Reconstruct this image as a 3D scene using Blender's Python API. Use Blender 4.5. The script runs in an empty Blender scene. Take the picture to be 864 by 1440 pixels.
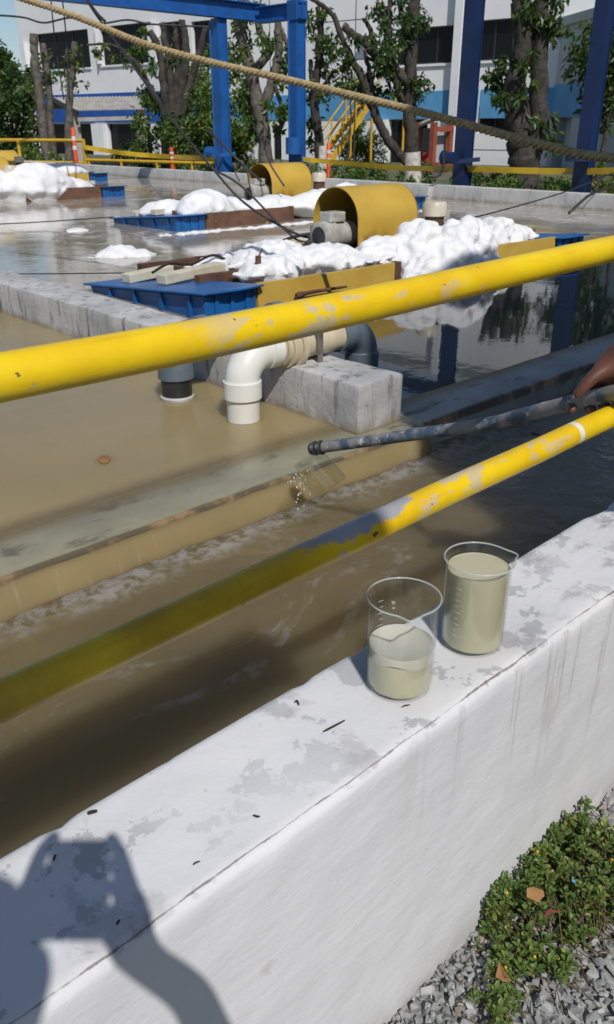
import bpy, bmesh, math, random
import numpy as np
from mathutils import Vector, Matrix, noise

random.seed(7); rng = np.random.default_rng(7)
R = math.radians
SC = bpy.context.scene
COL = SC.collection

# ------------------------------------------------------------------ camera, sky, sun, exposure
# world axes: X runs along the near wall, Y runs across it towards the tank, Z = 0 is the top of the tank rim
PITCH, YAW, FPX, CAMZ = 25.3, 43.3, 1140.0, 0.78
cam_d = bpy.data.cameras.new('camera'); cam = bpy.data.objects.new('camera', cam_d); COL.objects.link(cam)
cam.location = (0, 0, CAMZ); cam.rotation_euler = (R(90 - PITCH), 0, R(-YAW))
cam_d.sensor_fit = 'VERTICAL'; cam_d.sensor_height = 24; cam_d.lens = 24 * FPX / 1440
cam_d.dof.use_dof = True; cam_d.dof.focus_distance = 1.7; cam_d.dof.aperture_fstop = 8.0
cam_d.clip_start = 0.01; cam_d.clip_end = 2000
SC.camera = cam
SUN_L = Vector((0.332, 0.675, -0.820)).normalized()          # direction the light travels
w = bpy.data.worlds.new('World'); SC.world = w; w.use_nodes = True
sky = w.node_tree.nodes.new('ShaderNodeTexSky'); sky.sky_type = 'NISHITA'; sky.sun_disc = False
sky.sun_elevation = math.asin(-SUN_L.z); sky.sun_rotation = math.atan2(-SUN_L.x, -SUN_L.y)
sky.air_density = 1.0; sky.dust_density = 0.6; sky.ozone_density = 2.8
bg = w.node_tree.nodes['Background']; bg.inputs[1].default_value = 0.085
w.node_tree.links.new(sky.outputs[0], bg.inputs[0])
sun_d = bpy.data.lights.new('sun', 'SUN'); sun = bpy.data.objects.new('sun', sun_d); COL.objects.link(sun)
sun_d.energy = 3.6; sun_d.angle = R(0.55); sun_d.color = (1.0, 0.955, 0.90)
sun.rotation_euler = SUN_L.to_track_quat('-Z', 'Y').to_euler()
SC.view_settings.view_transform = 'Standard'; SC.view_settings.look = 'None'
SC.view_settings.exposure = 0.0; SC.view_settings.gamma = 1.0
SC.cycles.max_bounces = 8; SC.cycles.transparent_max_bounces = 24
SC.cycles.caustics_reflective = False; SC.cycles.caustics_refractive = False

# ------------------------------------------------------------------ helpers: survey the place from the picture
_t = R(PITCH); _y = R(YAW)
RIGHT = Vector((math.cos(_y), -math.sin(_y), 0)); FWD = Vector((math.sin(_y), math.cos(_y), 0)); UP = Vector((0, 0, 1))
AX = FWD * math.cos(_t) - UP * math.sin(_t); CU = FWD * math.sin(_t) + UP * math.cos(_t)
EYE = Vector((0, 0, CAMZ))
def ray(px, py): return AX + RIGHT * ((px - 432) / FPX) + CU * ((720 - py) / FPX)
def atz(px, py, z):
    r = ray(px, py); return EYE + r * ((z - CAMZ) / r.z)
def aty(px, py, y):
    r = ray(px, py); return EYE + r * (y / r.y)
def atf(px, py, f):                                            # at a horizontal distance f ahead
    r = ray(px, py); return EYE + r * (f / r.dot(FWD))
def atd(px, py, d): return EYE + ray(px, py) * d
def atp(px, py, o, n):
    r = ray(px, py); return EYE + r * ((o - EYE).dot(n) / r.dot(n))

# ------------------------------------------------------------------ helpers: objects
def tag(o, label=None, cat=None, group=None, kind=None):
    if label: o['label'] = label
    if cat: o['category'] = cat
    if group: o['group'] = group
    if kind: o['kind'] = kind
    return o
def thing(name, loc, label, cat, group=None):
    o = bpy.data.objects.new(name, None); COL.objects.link(o); o.location = loc; o.empty_display_size = 0.1
    return tag(o, label, cat, group)
def adopt(o, parent):
    if parent is not None:
        o.parent = parent
        if parent.parent is None: o.matrix_parent_inverse = Matrix.Translation(-parent.location)   # parts are modelled in place
    return o
def link_mesh(name, me, m, parent=None, smooth=None):
    if m is not None and not me.materials: me.materials.append(m)
    o = bpy.data.objects.new(name, me); COL.objects.link(o); adopt(o, parent)
    if smooth is not None:
        me.polygons.foreach_set('use_smooth', [True] * len(me.polygons))
        if smooth < 180: me.set_sharp_from_angle(angle=R(smooth))
    return o
def copy_tree(o, offset=Vector((0, 0, 0)), parent=None):
    c = o.copy(); COL.objects.link(c)
    if parent is None: c.location = o.location + offset
    else: c.parent = parent; c.matrix_parent_inverse = o.matrix_parent_inverse.copy()
    for ch in [x for x in bpy.data.objects if x.parent == o]: copy_tree(ch, parent=c)
    return c

class MB:
    """collects boxes, bars, tubes and turned shapes for ONE mesh object"""
    def __init__(s): s.v = []; s.f = []
    def add(s, vs, fs):
        k = len(s.v); s.v += [tuple(x) for x in vs]; s.f += [tuple(i + k for i in f) for f in fs]
    def hexa(s, p):                                           # 4 bottom then 4 top corners
        s.add(p, [(3, 2, 1, 0), (4, 5, 6, 7), (0, 1, 5, 4), (1, 2, 6, 5), (2, 3, 7, 6), (3, 0, 4, 7)])
    def box(s, a, b):
        x0, y0, z0 = a; x1, y1, z1 = b
        s.hexa([(x0, y0, z0), (x1, y0, z0), (x1, y1, z0), (x0, y1, z0), (x0, y0, z1), (x1, y0, z1), (x1, y1, z1), (x0, y1, z1)])
    def obox(s, o, ax, ay, az):                               # box from a corner and three edge vectors
        o = Vector(o); s.hexa([o, o + ax, o + ax + ay, o + ay, o + az, o + ax + az, o + ax + ay + az, o + ay + az])
    def bar(s, a, b, wd, hg, up=UP):                          # rectangular bar between two points
        a = Vector(a); b = Vector(b); d = (b - a).normalized(); x = d.cross(up).normalized() * wd / 2; y = x.cross(d).normalized() * hg / 2
        s.hexa([a - x - y, a + x - y, b + x - y, b - x - y, a - x + y, a + x + y, b + x + y, b - x + y])
    def tube(s, pts, rad, seg=12, cap=True, flat=1.0):
        pts = [Vector(p) for p in pts]; n = len(pts)
        if not hasattr(rad, '__len__'): rad = [rad] * n
        k = len(s.v); d0 = (pts[1] - pts[0]).normalized()
        a = d0.orthogonal().normalized()
        for i, p in enumerate(pts):
            d = (pts[min(i + 1, n - 1)] - pts[max(i - 1, 0)]).normalized()
            a = (a - d * a.dot(d)).normalized(); b = d.cross(a)
            for j in range(seg):
                t = 2 * math.pi * j / seg; s.v.append(tuple(p + (a * math.cos(t) + b * math.sin(t) * flat) * rad[i]))
        for i in range(n - 1):
            for j in range(seg):
                j2 = (j + 1) % seg; s.f.append((k + i * seg + j, k + i * seg + j2, k + (i + 1) * seg + j2, k + (i + 1) * seg + j))
        if cap:
            s.f.append(tuple(k + j for j in reversed(range(seg)))); s.f.append(tuple(k + (n - 1) * seg + j for j in range(seg)))
    def lathe(s, c, prof, seg=32, closed=False):              # prof: (radius, height), about Z
        k = len(s.v); n = len(prof)
        for r_, h in prof:
            for j in range(seg):
                t = 2 * math.pi * j / seg; s.v.append((c[0] + r_ * math.cos(t), c[1] + r_ * math.sin(t), c[2] + h))
        for i in range(n - 1 if not closed else n):
            i2 = (i + 1) % n
            for j in range(seg):
                j2 = (j + 1) % seg; s.f.append((k + i * seg + j, k + i * seg + j2, k + i2 * seg + j2, k + i2 * seg + j))
    def prism(s, poly, vec):                                  # polygon pushed along vec
        vec = Vector(vec); poly = [Vector(p) for p in poly]; n = len(poly); k = len(s.v)
        s.v += [tuple(p) for p in poly] + [tuple(p + vec) for p in poly]
        s.f.append(tuple(k + i for i in reversed(range(n)))); s.f.append(tuple(k + n + i for i in range(n)))
        for i in range(n): j = (i + 1) % n; s.f.append((k + i, k + j, k + n + j, k + n + i))
    def mesh(s, name):
        me = bpy.data.meshes.new(name); me.from_pydata(s.v, [], s.f); me.validate(); 
        bm = bmesh.new(); bm.from_mesh(me); bmesh.ops.recalc_face_normals(bm, faces=bm.faces); bm.to_mesh(me); bm.free()
        return me
    def build(s, name, m, parent=None, smooth=None, bevel=0):
        o = link_mesh(name, s.mesh(name), m, parent, smooth)
        if bevel:
            b = o.modifiers.new('bevel', 'BEVEL'); b.width = bevel; b.segments = 2; b.limit_method = 'ANGLE'
            b.harden_normals = False
        return o
def np_mesh(name, V, F):
    me = bpy.data.meshes.new(name); V = np.asarray(V, dtype=np.float32); F = np.asarray(F, dtype=np.int32)
    me.vertices.add(len(V)); me.vertices.foreach_set('co', V.ravel())
    k = F.shape[1]; me.loops.add(F.size); me.loops.foreach_set('vertex_index', F.ravel())
    me.polygons.add(len(F)); me.polygons.foreach_set('loop_start', np.arange(0, F.size, k, dtype=np.int32))
    me.polygons.foreach_set('use_smooth', [False] * len(F)); me.update(calc_edges=True); return me
def curve_pts(pts, n=24):                                      # Catmull-Rom through points
    pts = [Vector(p) for p in pts]; P = [pts[0] * 2 - pts[1]] + pts + [pts[-1] * 2 - pts[-2]]; out = []
    m = len(pts) - 1
    for k in range(n + 1):
        t = k / n * m; i = min(int(t), m - 1); u = t - i; a, b, c, d = P[i:i + 4]
        out.append(0.5 * ((2 * b) + (c - a) * u + (2 * a - 5 * b + 4 * c - d) * u * u + (3 * b - a - 3 * c + d) * u ** 3))
    return out

# ------------------------------------------------------------------ helpers: materials
class NT:
    def __init__(s, name):
        s.m = bpy.data.materials.new(name); s.m.use_nodes = True; s.t = s.m.node_tree; s.n = s.t.nodes
        s.p = s.n['Principled BSDF']; s.out = s.n['Material Output']
        s.co = s.n.new('ShaderNodeTexCoord').outputs['Object']
    def link(s, a, b): s.t.links.new(a, b); return s
    def put(s, sock, v):
        if isinstance(v, bpy.types.NodeSocket): s.t.links.new(v, sock)
        elif isinstance(v, (tuple, list)) and len(v) == 3 and sock.type == 'RGBA': sock.default_value = (*v, 1)
        else: sock.default_value = v
    def map(s, scale=(1, 1, 1), rot=(0, 0, 0), loc=(0, 0, 0), src=None):
        k = s.n.new('ShaderNodeMapping'); s.put(k.inputs['Vector'], src or s.co)
        k.inputs['Scale'].default_value = scale; k.inputs['Rotation'].default_value = rot; k.inputs['Location'].default_value = loc
        return k.outputs[0]
    def noise(s, scale=5, detail=6, rough=0.55, vec=None, dist=0.0, out='Fac'):
        k = s.n.new('ShaderNodeTexNoise'); s.put(k.inputs['Vector'], vec or s.co)
        k.inputs['Scale'].default_value = scale; k.inputs['Detail'].default_value = detail
        k.inputs['Roughness'].default_value = rough; k.inputs['Distortion'].default_value = dist
        return k.outputs[out]
    def voro(s, scale=5, vec=None, feat='F1', out='Distance'):
        k = s.n.new('ShaderNodeTexVoronoi'); s.put(k.inputs['Vector'], vec or s.co); k.feature = feat; k.inputs['Scale'].default_value = scale
        return k.outputs[out]
    def ramp(s, f, a, b, smooth=True):                         # 0..1 between a and b
        k = s.n.new('ShaderNodeMapRange'); k.interpolation_type = 'SMOOTHSTEP' if smooth else 'LINEAR'
        s.put(k.inputs['Value'], f); k.inputs['From Min'].default_value = a; k.inputs['From Max'].default_value = b; return k.outputs[0]
    def mix(s, f, a, b, mode='MIX'):
        k = s.n.new('ShaderNodeMix'); k.data_type = 'RGBA'; k.blend_type = mode
        s.put(k.inputs[0], f); s.put(k.inputs[6], a); s.put(k.inputs[7], b); return k.outputs[2]
    def math(s, op, a, b=0.0):
        k = s.n.new('ShaderNodeMath'); k.operation = op; s.put(k.inputs[0], a); s.put(k.inputs[1], b); return k.outputs[0]
    def xyz(s, src=None):
        k = s.n.new('ShaderNodeSeparateXYZ'); s.put(k.inputs[0], src or s.co); return k.outputs
    def facing(s, nrm=None):                                     # 0 seen square on, 1 at grazing angles
        g = s.n.new('ShaderNodeNewGeometry'); k = s.n.new('ShaderNodeVectorMath'); k.operation = 'DOT_PRODUCT'
        s.t.links.new(nrm or g.outputs['Normal'], k.inputs[0]); s.t.links.new(g.outputs['Incoming'], k.inputs[1])
        return s.math('SUBTRACT', 1.0, s.math('MINIMUM', 1.0, s.math('ABSOLUTE', k.outputs['Value'])))
    def schlick(s, f0, nrm=None):
        return s.math('ADD', f0, s.math('MULTIPLY', s.math('POWER', s.facing(nrm), 5.0), 1.0 - f0))
    def geo(s, o): return s.n.new('ShaderNodeNewGeometry').outputs[o]
    def bump(s, h, strength=0.3, dist=0.01):
        k = s.n.new('ShaderNodeBump'); s.put(k.inputs['Height'], h); k.inputs['Strength'].default_value = strength
        k.inputs['Distance'].default_value = dist; s.t.links.new(k.outputs[0], s.p.inputs['Normal']); return k.outputs[0]
    def set(s, **kw):
        nm = dict(col='Base Color', rough='Roughness', metal='Metallic', spec='Specular IOR Level', alpha='Alpha', ior='IOR',
                  trans='Transmission Weight', coat='Coat Weight', sss='Subsurface Weight')
        for k, v in kw.items(): s.put(s.p.inputs[nm[k]], v)
        return s
def paint(name, col, col2=None, scale=4.0, rough=0.5, bump=0.15, bscale=60, wear=None, wear_at=0.62, wear_scale=7, metal=0.0, bdist=0.002, streak=None):
    s = NT(name); col2 = col2 or tuple(c * 0.8 for c in col)
    c = s.mix(s.ramp(s.noise(scale, 7), 0.35, 0.68), col, col2)
    if streak: c = s.mix(s.ramp(s.noise(1.0, 5, 0.6, s.map((14, 14, 1.6))), 0.52, 0.75), c, streak)
    rg = rough
    if wear:
        f = s.ramp(s.noise(wear_scale, 9, 0.62), wear_at, wear_at + 0.04); c = s.mix(f, c, wear)
        rg = s.math('ADD', s.math('MULTIPLY', f, 0.3), rough)
    s.set(col=c, rough=rg, metal=metal)
    if bump: s.bump(s.noise(bscale, 5, 0.6), bump, bdist)
    return s.m
def leaf_mat(name, a, b, c):
    s = NT(name); r_ = s.geo('Random Per Island')
    col = s.mix(s.ramp(r_, 0.0, 0.7, False), a, b); col = s.mix(s.ramp(r_, 0.86, 0.9), col, c)
    s.set(col=col, rough=0.42, spec=0.4)
    tr = s.n.new('ShaderNodeBsdfTranslucent'); s.put(tr.inputs[0], s.mix(0.5, col, (0.25, 0.32, 0.03)))
    mx = s.n.new('ShaderNodeMixShader'); mx.inputs[0].default_value = 0.25
    s.link(s.p.outputs[0], mx.inputs[1]).link(tr.outputs[0], mx.inputs[2]).link(mx.outputs[0], s.out.inputs[0]); return s.m

M = {}
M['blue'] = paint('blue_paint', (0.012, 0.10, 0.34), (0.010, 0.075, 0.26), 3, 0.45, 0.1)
M['shaded'] = paint('shaded_blue_paint', (0.006, 0.022, 0.085), (0.005, 0.018, 0.065), 3, 0.5, 0.1)  # the gantry blue again, with the shade on the right posts put into the colour
M['float_blue'] = paint('float_blue_paint', (0.012, 0.125, 0.38), (0.010, 0.085, 0.26), 6, 0.35, 0.2, wear=(0.10, 0.14, 0.2), wear_at=0.66, wear_scale=12)
M['ochre'] = paint('ochre_paint', (0.58, 0.385, 0.075), (0.50, 0.31, 0.05), 5, 0.45, 0.2, wear=(0.10, 0.045, 0.02), wear_at=0.70, wear_scale=6)
M['safety'] = paint('rail_yellow_paint', (0.62, 0.38, 0.02), (0.5, 0.29, 0.02), 4, 0.45, 0.1)
M['rust'] = paint('rusty_steel', (0.13, 0.06, 0.035), (0.07, 0.035, 0.022), 9, 0.85, 0.5, 40)
M['plank'] = paint('pale_plank', (0.62, 0.58, 0.44), (0.5, 0.46, 0.33), 10, 0.7, 0.3, 50)
M['dark_metal'] = paint('dark_metal', (0.035, 0.035, 0.038), (0.02, 0.02, 0.02), 20, 0.45, 0.2)
M['motor'] = paint('motor_grey', (0.48, 0.48, 0.44), (0.33, 0.32, 0.28), 14, 0.5, 0.2)
M['strap_metal'] = paint('galvanised_strap', (0.30, 0.29, 0.27), (0.16, 0.14, 0.12), 18, 0.5, 0.2, metal=0.5)
M['cable'] = paint('cable_black', (0.018, 0.018, 0.02), (0.03, 0.03, 0.03), 20, 0.5, 0)
M['white_cap'] = paint('cream_plastic', (0.62, 0.58, 0.48), (0.5, 0.45, 0.35), 10, 0.4, 0.1)
M['pvc'] = paint('white_pvc', (0.74, 0.74, 0.70), (0.66, 0.65, 0.58), 6, 0.28, 0.05, wear=(0.5, 0.47, 0.36), wear_at=0.70)
M['pvc_cream'] = paint('cream_pvc', (0.62, 0.54, 0.38), (0.5, 0.43, 0.3), 10, 0.4, 0.1)
M['pvc_grey'] = paint('grey_pvc', (0.14, 0.18, 0.21), (0.10, 0.13, 0.16), 8, 0.35, 0.05)
M['pvc_black'] = paint('black_pvc', (0.018, 0.02, 0.022), (0.03, 0.03, 0.03), 12, 0.35, 0.1)
M['bark'] = paint('grey_bark', (0.15, 0.13, 0.105), (0.06, 0.052, 0.044), 7, 0.9, 0.9, 14, bdist=0.03)
M['bark_dark'] = paint('dark_bark', (0.065, 0.055, 0.044), (0.025, 0.022, 0.018), 6, 0.9, 0.9, 12, bdist=0.03)
M['cut_wood'] = paint('cut_wood', (0.38, 0.24, 0.13), (0.28, 0.17, 0.09), 12, 0.85, 0.3)
M['whitewash'] = paint('whitewash', (0.62, 0.60, 0.55), (0.42, 0.38, 0.33), 9, 0.85, 0.5, 20)
M['leaf'] = leaf_mat('leaf_green', (0.035, 0.085, 0.018), (0.075, 0.14, 0.028), (0.16, 0.17, 0.03))
M['leaf_dark'] = leaf_mat('leaf_dark_green', (0.022, 0.055, 0.014), (0.045, 0.09, 0.02), (0.09, 0.12, 0.025))
M['leaf_fresh'] = leaf_mat('leaf_fresh_green', (0.06, 0.13, 0.025), (0.12, 0.19, 0.03), (0.26, 0.24, 0.04))
M['leaf_weed'] = leaf_mat('weed_green', (0.055, 0.115, 0.025), (0.15, 0.22, 0.055), (0.26, 0.27, 0.07))
M['leaf_brown'] = leaf_mat('leaf_brown', (0.14, 0.08, 0.03), (0.10, 0.11, 0.03), (0.22, 0.13, 0.04))
M['tape'] = paint('caution_tape_yellow', (0.65, 0.42, 0.02), (0.5, 0.33, 0.02), 6, 0.4, 0)
M['orange'] = paint('orange_plastic', (0.75, 0.09, 0.015), (0.6, 0.07, 0.015), 8, 0.5, 0)
M['band'] = paint('reflective_white', (0.75, 0.72, 0.68), None, 8, 0.4, 0)
M['white_wall'] = paint('white_facade_paint', (0.78, 0.78, 0.77), (0.70, 0.71, 0.72), 0.6, 0.8, 0.1)
M['band_blue'] = paint('sky_blue_facade_paint', (0.10, 0.32, 0.55), (0.08, 0.27, 0.48), 1.5, 0.7, 0.05)
M['band_deep'] = paint('deep_blue_facade_paint', (0.015, 0.09, 0.36), (0.012, 0.07, 0.3), 1.5, 0.6, 0.05)
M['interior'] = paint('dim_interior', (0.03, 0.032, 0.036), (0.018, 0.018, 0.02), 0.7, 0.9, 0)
M['annex'] = paint('annex_grey_sheet', (0.42, 0.46, 0.46), (0.36, 0.40, 0.41), 1.5, 0.7, 0.05)
M['roof_sheet'] = paint('roof_sheet_grey', (0.42, 0.40, 0.37), (0.32, 0.30, 0.27), 3, 0.6, 0.1)
M['red_frame'] = paint('red_brown_frame', (0.34, 0.09, 0.05), (0.25, 0.07, 0.04), 6, 0.6, 0.1)
M['rag_red'] = paint('faded_red_rag', (0.22, 0.045, 0.035), (0.16, 0.04, 0.03), 60, 0.8, 0.2, 200)
M['red'] = paint('red_paint', (0.45, 0.03, 0.03), None, 6, 0.5, 0)
M['skin'] = paint('skin', (0.135, 0.055, 0.035), (0.11, 0.045, 0.028), 30, 0.5, 0.2, 220, bdist=0.0006)  # darkened: shade on the gripping hand is put into the skin colour
M['nail'] = paint('nail', (0.42, 0.24, 0.18), None, 30, 0.35, 0)
M['shirt'] = paint('shirt_cloth', (0.07, 0.11, 0.2), (0.06, 0.09, 0.17), 30, 0.9, 0.3, 300)
M['shirt_grey'] = paint('shirt_grey_cloth', (0.25, 0.26, 0.28), (0.2, 0.21, 0.23), 30, 0.9, 0.3, 300)
M['trouser'] = paint('trouser_cloth', (0.05, 0.055, 0.08), (0.04, 0.045, 0.06), 30, 0.9, 0.3, 300)
M['hair'] = paint('black_hair', (0.012, 0.01, 0.01), None, 60, 0.6, 0.5, 200)
M['boot'] = paint('boot_leather', (0.03, 0.022, 0.018), None, 30, 0.5, 0.2)
M['phone'] = paint('phone_black', (0.02, 0.02, 0.022), None, 30, 0.25, 0)
M['dry_leaf'] = paint('dry_leaf', (0.33, 0.17, 0.06), (0.22, 0.11, 0.04), 30, 0.8, 0.3, 200)
M['twig'] = paint('dark_twig', (0.025, 0.018, 0.014), None, 30, 0.9, 0.2)
M['stem'] = paint('reddish_stem', (0.13, 0.075, 0.035), (0.09, 0.09, 0.03), 30, 0.7, 0.2)

def rope_mat():
    s = NT('manila_rope'); c = s.mix(s.ramp(s.noise(40, 6), 0.35, 0.7), (0.42, 0.33, 0.17), (0.27, 0.20, 0.10))
    s.set(col=c, rough=0.9); s.bump(s.noise(180, 4, 0.6, s.map((1, 1, 1))), 0.5, 0.003); return s.m
M['rope'] = rope_mat()

def near_wall_mat(name='near_wall_plaster', top=True):
    s = NT(name); P = s.xyz(); N = s.xyz(s.geo('Normal')); up = s.ramp(N[2], 0.5, 0.8)
    c = s.mix(s.ramp(s.noise(2.2, 8, 0.6), 0.3, 0.75), (0.70, 0.70, 0.71), (0.60, 0.605, 0.62))
    # flaked paint on the top: bare grey cement
    big = s.ramp(s.noise(1.5, 3, 0.5, s.map((1, 1, 1), (0, 0, 0), (3.1, 1.7, 0))), 0.22, 0.48)
    fl = s.ramp(s.math('ADD', s.math('MULTIPLY', s.noise(9, 4, 0.5, None, 0.3), 0.6), s.math('MULTIPLY', s.noise(38, 9, 0.66), 0.4)), 0.545, 0.556)
    flake = s.math('MULTIPLY', s.math('MULTIPLY', big, fl), up)
    c = s.mix(s.math('MULTIPLY', flake, 0.75), c, (0.36, 0.365, 0.375))
    fl2 = s.math('MULTIPLY', s.ramp(s.noise(5.5, 9, 0.68, None, 0.2), 0.56, 0.62), up)
    c = s.mix(s.math('MULTIPLY', fl2, 0.5), c, (0.42, 0.41, 0.42))
    # dirt that thickens towards the far right of the wall
    far = s.ramp(P[0], 0.75, 1.6)
    d1 = s.math('MULTIPLY', s.math('MULTIPLY', s.ramp(s.noise(11, 9, 0.7, s.map((1, 1.6, 1))), 0.50, 0.68), far), up)
    c = s.mix(s.math('MULTIPLY', d1, 0.75), c, (0.21, 0.19, 0.17))
    # cracked plaster joint along the outer arris
    yy = s.math('ABSOLUTE', s.math('ADD', s.math('SUBTRACT', P[1], 0.5625), s.math('MULTIPLY', s.noise(6, 6, 0.7), 0.010)))
    wd = s.math('MULTIPLY', s.ramp(s.noise(5, 7, 0.75), 0.40, 0.72), 0.0022)
    arris = s.math('MULTIPLY', s.ramp(s.math('SUBTRACT', yy, wd), 0.0010, -0.0003), s.ramp(P[2], -0.03, -0.012))
    br = s.ramp(s.noise(9, 7, 0.7), 0.36, 0.50)
    c = s.mix(s.math('MULTIPLY', s.math('MULTIPLY', arris, br), 0.8), c, (0.14, 0.115, 0.10))
    # drips down the outer face
    side = s.math('SUBTRACT', 1.0, up)
    dr = s.ramp(s.noise(1.0, 5, 0.62, s.map((34, 34, 1.5))), 0.53, 0.66); fade = s.ramp(P[2], -0.42, -0.02)
    dr = s.math('MULTIPLY', s.math('MULTIPLY', dr, s.ramp(P[0], 0.55, 1.2)), s.math('MULTIPLY', side, fade))
    c = s.mix(s.math('MULTIPLY', dr, 0.62), c, (0.30, 0.27, 0.23))
    sp = s.math('MULTIPLY', s.ramp(s.noise(7, 9, 0.72, s.map((1, 1, 0.8), (0.4, 0, 0.7))), 0.63, 0.68), side)
    c = s.mix(s.math('MULTIPLY', sp, 0.45), c, (0.48, 0.45, 0.43))
    base = s.math('MULTIPLY', s.ramp(P[2], -0.50, -0.62), s.ramp(s.noise(9, 7, 0.6), 0.3, 0.6))
    c = s.mix(s.math('MULTIPLY', base, 0.6), c, (0.33, 0.30, 0.26))
    s.set(col=c, rough=0.82)
    tro = s.noise(16, 6, 0.62, s.map((1.0, 1.0, 3.2), (0, R(38), 0)))       # trowel strokes
    h = s.math('ADD', s.math('MULTIPLY', tro, 1.0), s.math('MULTIPLY', s.noise(70, 5, 0.6), 0.35))
    h = s.math('SUBTRACT', h, s.math('MULTIPLY', flake, 0.35))
    s.bump(h, 0.34, 0.005); return s.m
M['near_wall'] = near_wall_mat()

def concrete(name, a, b, dark, wl=-0.19, grime=0.75):
    """weathered cement; a stained tide mark just above the water"""
    s = NT(name); P = s.xyz()
    c = s.mix(s.ramp(s.noise(3.5, 8, 0.6), 0.3, 0.72), a, b)
    st = s.ramp(s.noise(1.0, 6, 0.65, s.map((16, 16, 3.0))), 0.50, 0.70); c = s.mix(s.math('MULTIPLY', st, grime), c, dark)
    sp = s.ramp(s.noise(22, 8, 0.7), 0.63, 0.68); c = s.mix(s.math('MULTIPLY', sp, 0.6), c, tuple(x * 0.55 for x in dark))
    tide = s.math('MULTIPLY', s.ramp(P[2], wl + 0.05, wl - 0.005), s.ramp(s.noise(14, 6), 0.25, 0.6))
    c = s.mix(s.math('MULTIPLY', tide, 0.75), c, (0.24, 0.18, 0.11))
    s.set(col=c, rough=0.85); s.bump(s.math('ADD', s.noise(45, 7, 0.65), s.math('MULTIPLY', s.noise(8, 5), 0.6)), 0.6, 0.006); return s.m
M['rim'] = concrete('rim_concrete', (0.58, 0.57, 0.55), (0.42, 0.42, 0.41), (0.26, 0.26, 0.26), -0.19, 0.6)
M['block'] = concrete('wall_cement', (0.56, 0.55, 0.53), (0.36, 0.36, 0.36), (0.12, 0.12, 0.125), -0.17, 1.0)
def weir_mat():
    s = NT('weir_cement'); P = s.xyz()
    c = s.mix(s.ramp(s.noise(4, 8, 0.6), 0.3, 0.7), (0.42, 0.43, 0.40), (0.29, 0.30, 0.28))
    c = s.mix(s.math('MULTIPLY', s.ramp(s.noise(7, 7, 0.65, s.map((0.7, 1.4, 1))), 0.55, 0.66), 0.7), c, (0.07, 0.07, 0.06))
    c = s.mix(s.ramp(s.math('ADD', P[1], s.math('MULTIPLY', s.noise(3, 4), 0.08)), 1.87, 1.98), c, (0.24, 0.17, 0.08))
    lip = s.math('MULTIPLY', s.ramp(P[1], 1.715, 1.70), s.ramp(P[2], -0.20, -0.185))
    c = s.mix(lip, c, s.mix(s.ramp(s.noise(9, 6, 0.7), 0.35, 0.55), (0.46, 0.31, 0.20), (0.13, 0.11, 0.09)))
    s.set(col=c, rough=0.7); s.bump(s.noise(40, 6), 0.4, 0.004); return s.m
M['weir'] = weir_mat()

def water(name, col, col2, clear, wave, wstr, foam=None, rough=0.03, tint=(0.75, 0.62, 0.32), sss=(0.10, 0.08, 0.05), clean=None):
    """turbid water: a glossy skin over a body that is part murk, part see-through"""
    s = NT(name)
    c = s.mix(s.ramp(s.noise(1.4, 6, 0.6, None, 0.6), 0.3, 0.72), col, col2)
    if clean: c = s.mix(s.ramp(s.math('ADD', s.xyz()[1], s.math('MULTIPLY', s.noise(1.2, 3), 0.8)), 3.6, 5.2), clean, c)   # clearer water by the weir, scummy beyond
    fo = None
    if foam: fo = foam(s); c = s.mix(fo, c, (0.62, 0.62, 0.60))
    df = s.n.new('ShaderNodeSubsurfaceScattering'); df.falloff = 'BURLEY'; s.put(df.inputs['Color'], c); df.inputs['Scale'].default_value = 1.0; df.inputs['Radius'].default_value = sss     # light spreads inside the murk
    tp = s.n.new('ShaderNodeBsdfTransparent'); s.put(tp.inputs[0], tint)
    body = s.n.new('ShaderNodeMixShader'); cl = clear
    if callable(clear): cl = clear(s)
    if fo is not None: cl = s.math('MULTIPLY', s.math('SUBTRACT', 1.0, fo), cl)
    s.put(body.inputs[0], cl); s.link(df.outputs[0], body.inputs[1]).link(tp.outputs[0], body.inputs[2])
    bp = s.n.new('ShaderNodeBump'); bp.inputs['Strength'].default_value = wstr; bp.inputs['Distance'].default_value = 0.02
    s.put(bp.inputs['Height'], wave(s))
    gl = s.n.new('ShaderNodeBsdfGlossy'); gl.inputs['Roughness'].default_value = rough; s.put(gl.inputs[0], (1, 1, 1)); s.link(bp.outputs[0], gl.inputs['Normal'])
    fac = s.schlick(0.021, bp.outputs[0])
    if fo is not None: fac = s.math('MULTIPLY', fac, s.math('SUBTRACT', 1.0, s.math('MULTIPLY', fo, 0.85)))
    mx = s.n.new('ShaderNodeMixShader'); s.put(mx.inputs[0], fac)
    s.link(body.outputs[0], mx.inputs[1]).link(gl.outputs[0], mx.inputs[2]).link(mx.outputs[0], s.out.inputs[0]); return s.m
def tank_foam(s):
    a = s.ramp(s.noise(1.1, 9, 0.68, s.map((1.0, 0.75, 1), (0, 0, 0.3), (0.4, 0, 0)), 1.2), 0.46, 0.64)
    P = s.xyz(); far = s.ramp(P[1], 3.2, 5.0)
    b = s.ramp(s.noise(7, 6, 0.7, None, 0.5), 0.40, 0.62)
    return s.math('MULTIPLY', s.math('MULTIPLY', s.math('MULTIPLY', a, b), far), 0.8)
M['tank_water'] = water('tank_water', (0.33, 0.29, 0.225), (0.40, 0.36, 0.29), 0.08,
    lambda s: s.math('MULTIPLY', s.math('ADD', s.noise(3.5, 3, 0.5), s.math('MULTIPLY', s.noise(18, 3), 0.3)), s.math('ADD', 0.35, s.ramp(s.xyz()[1], 3.4, 5.0))), 0.11, tank_foam, 0.03, clean=(0.085, 0.085, 0.07))
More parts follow.
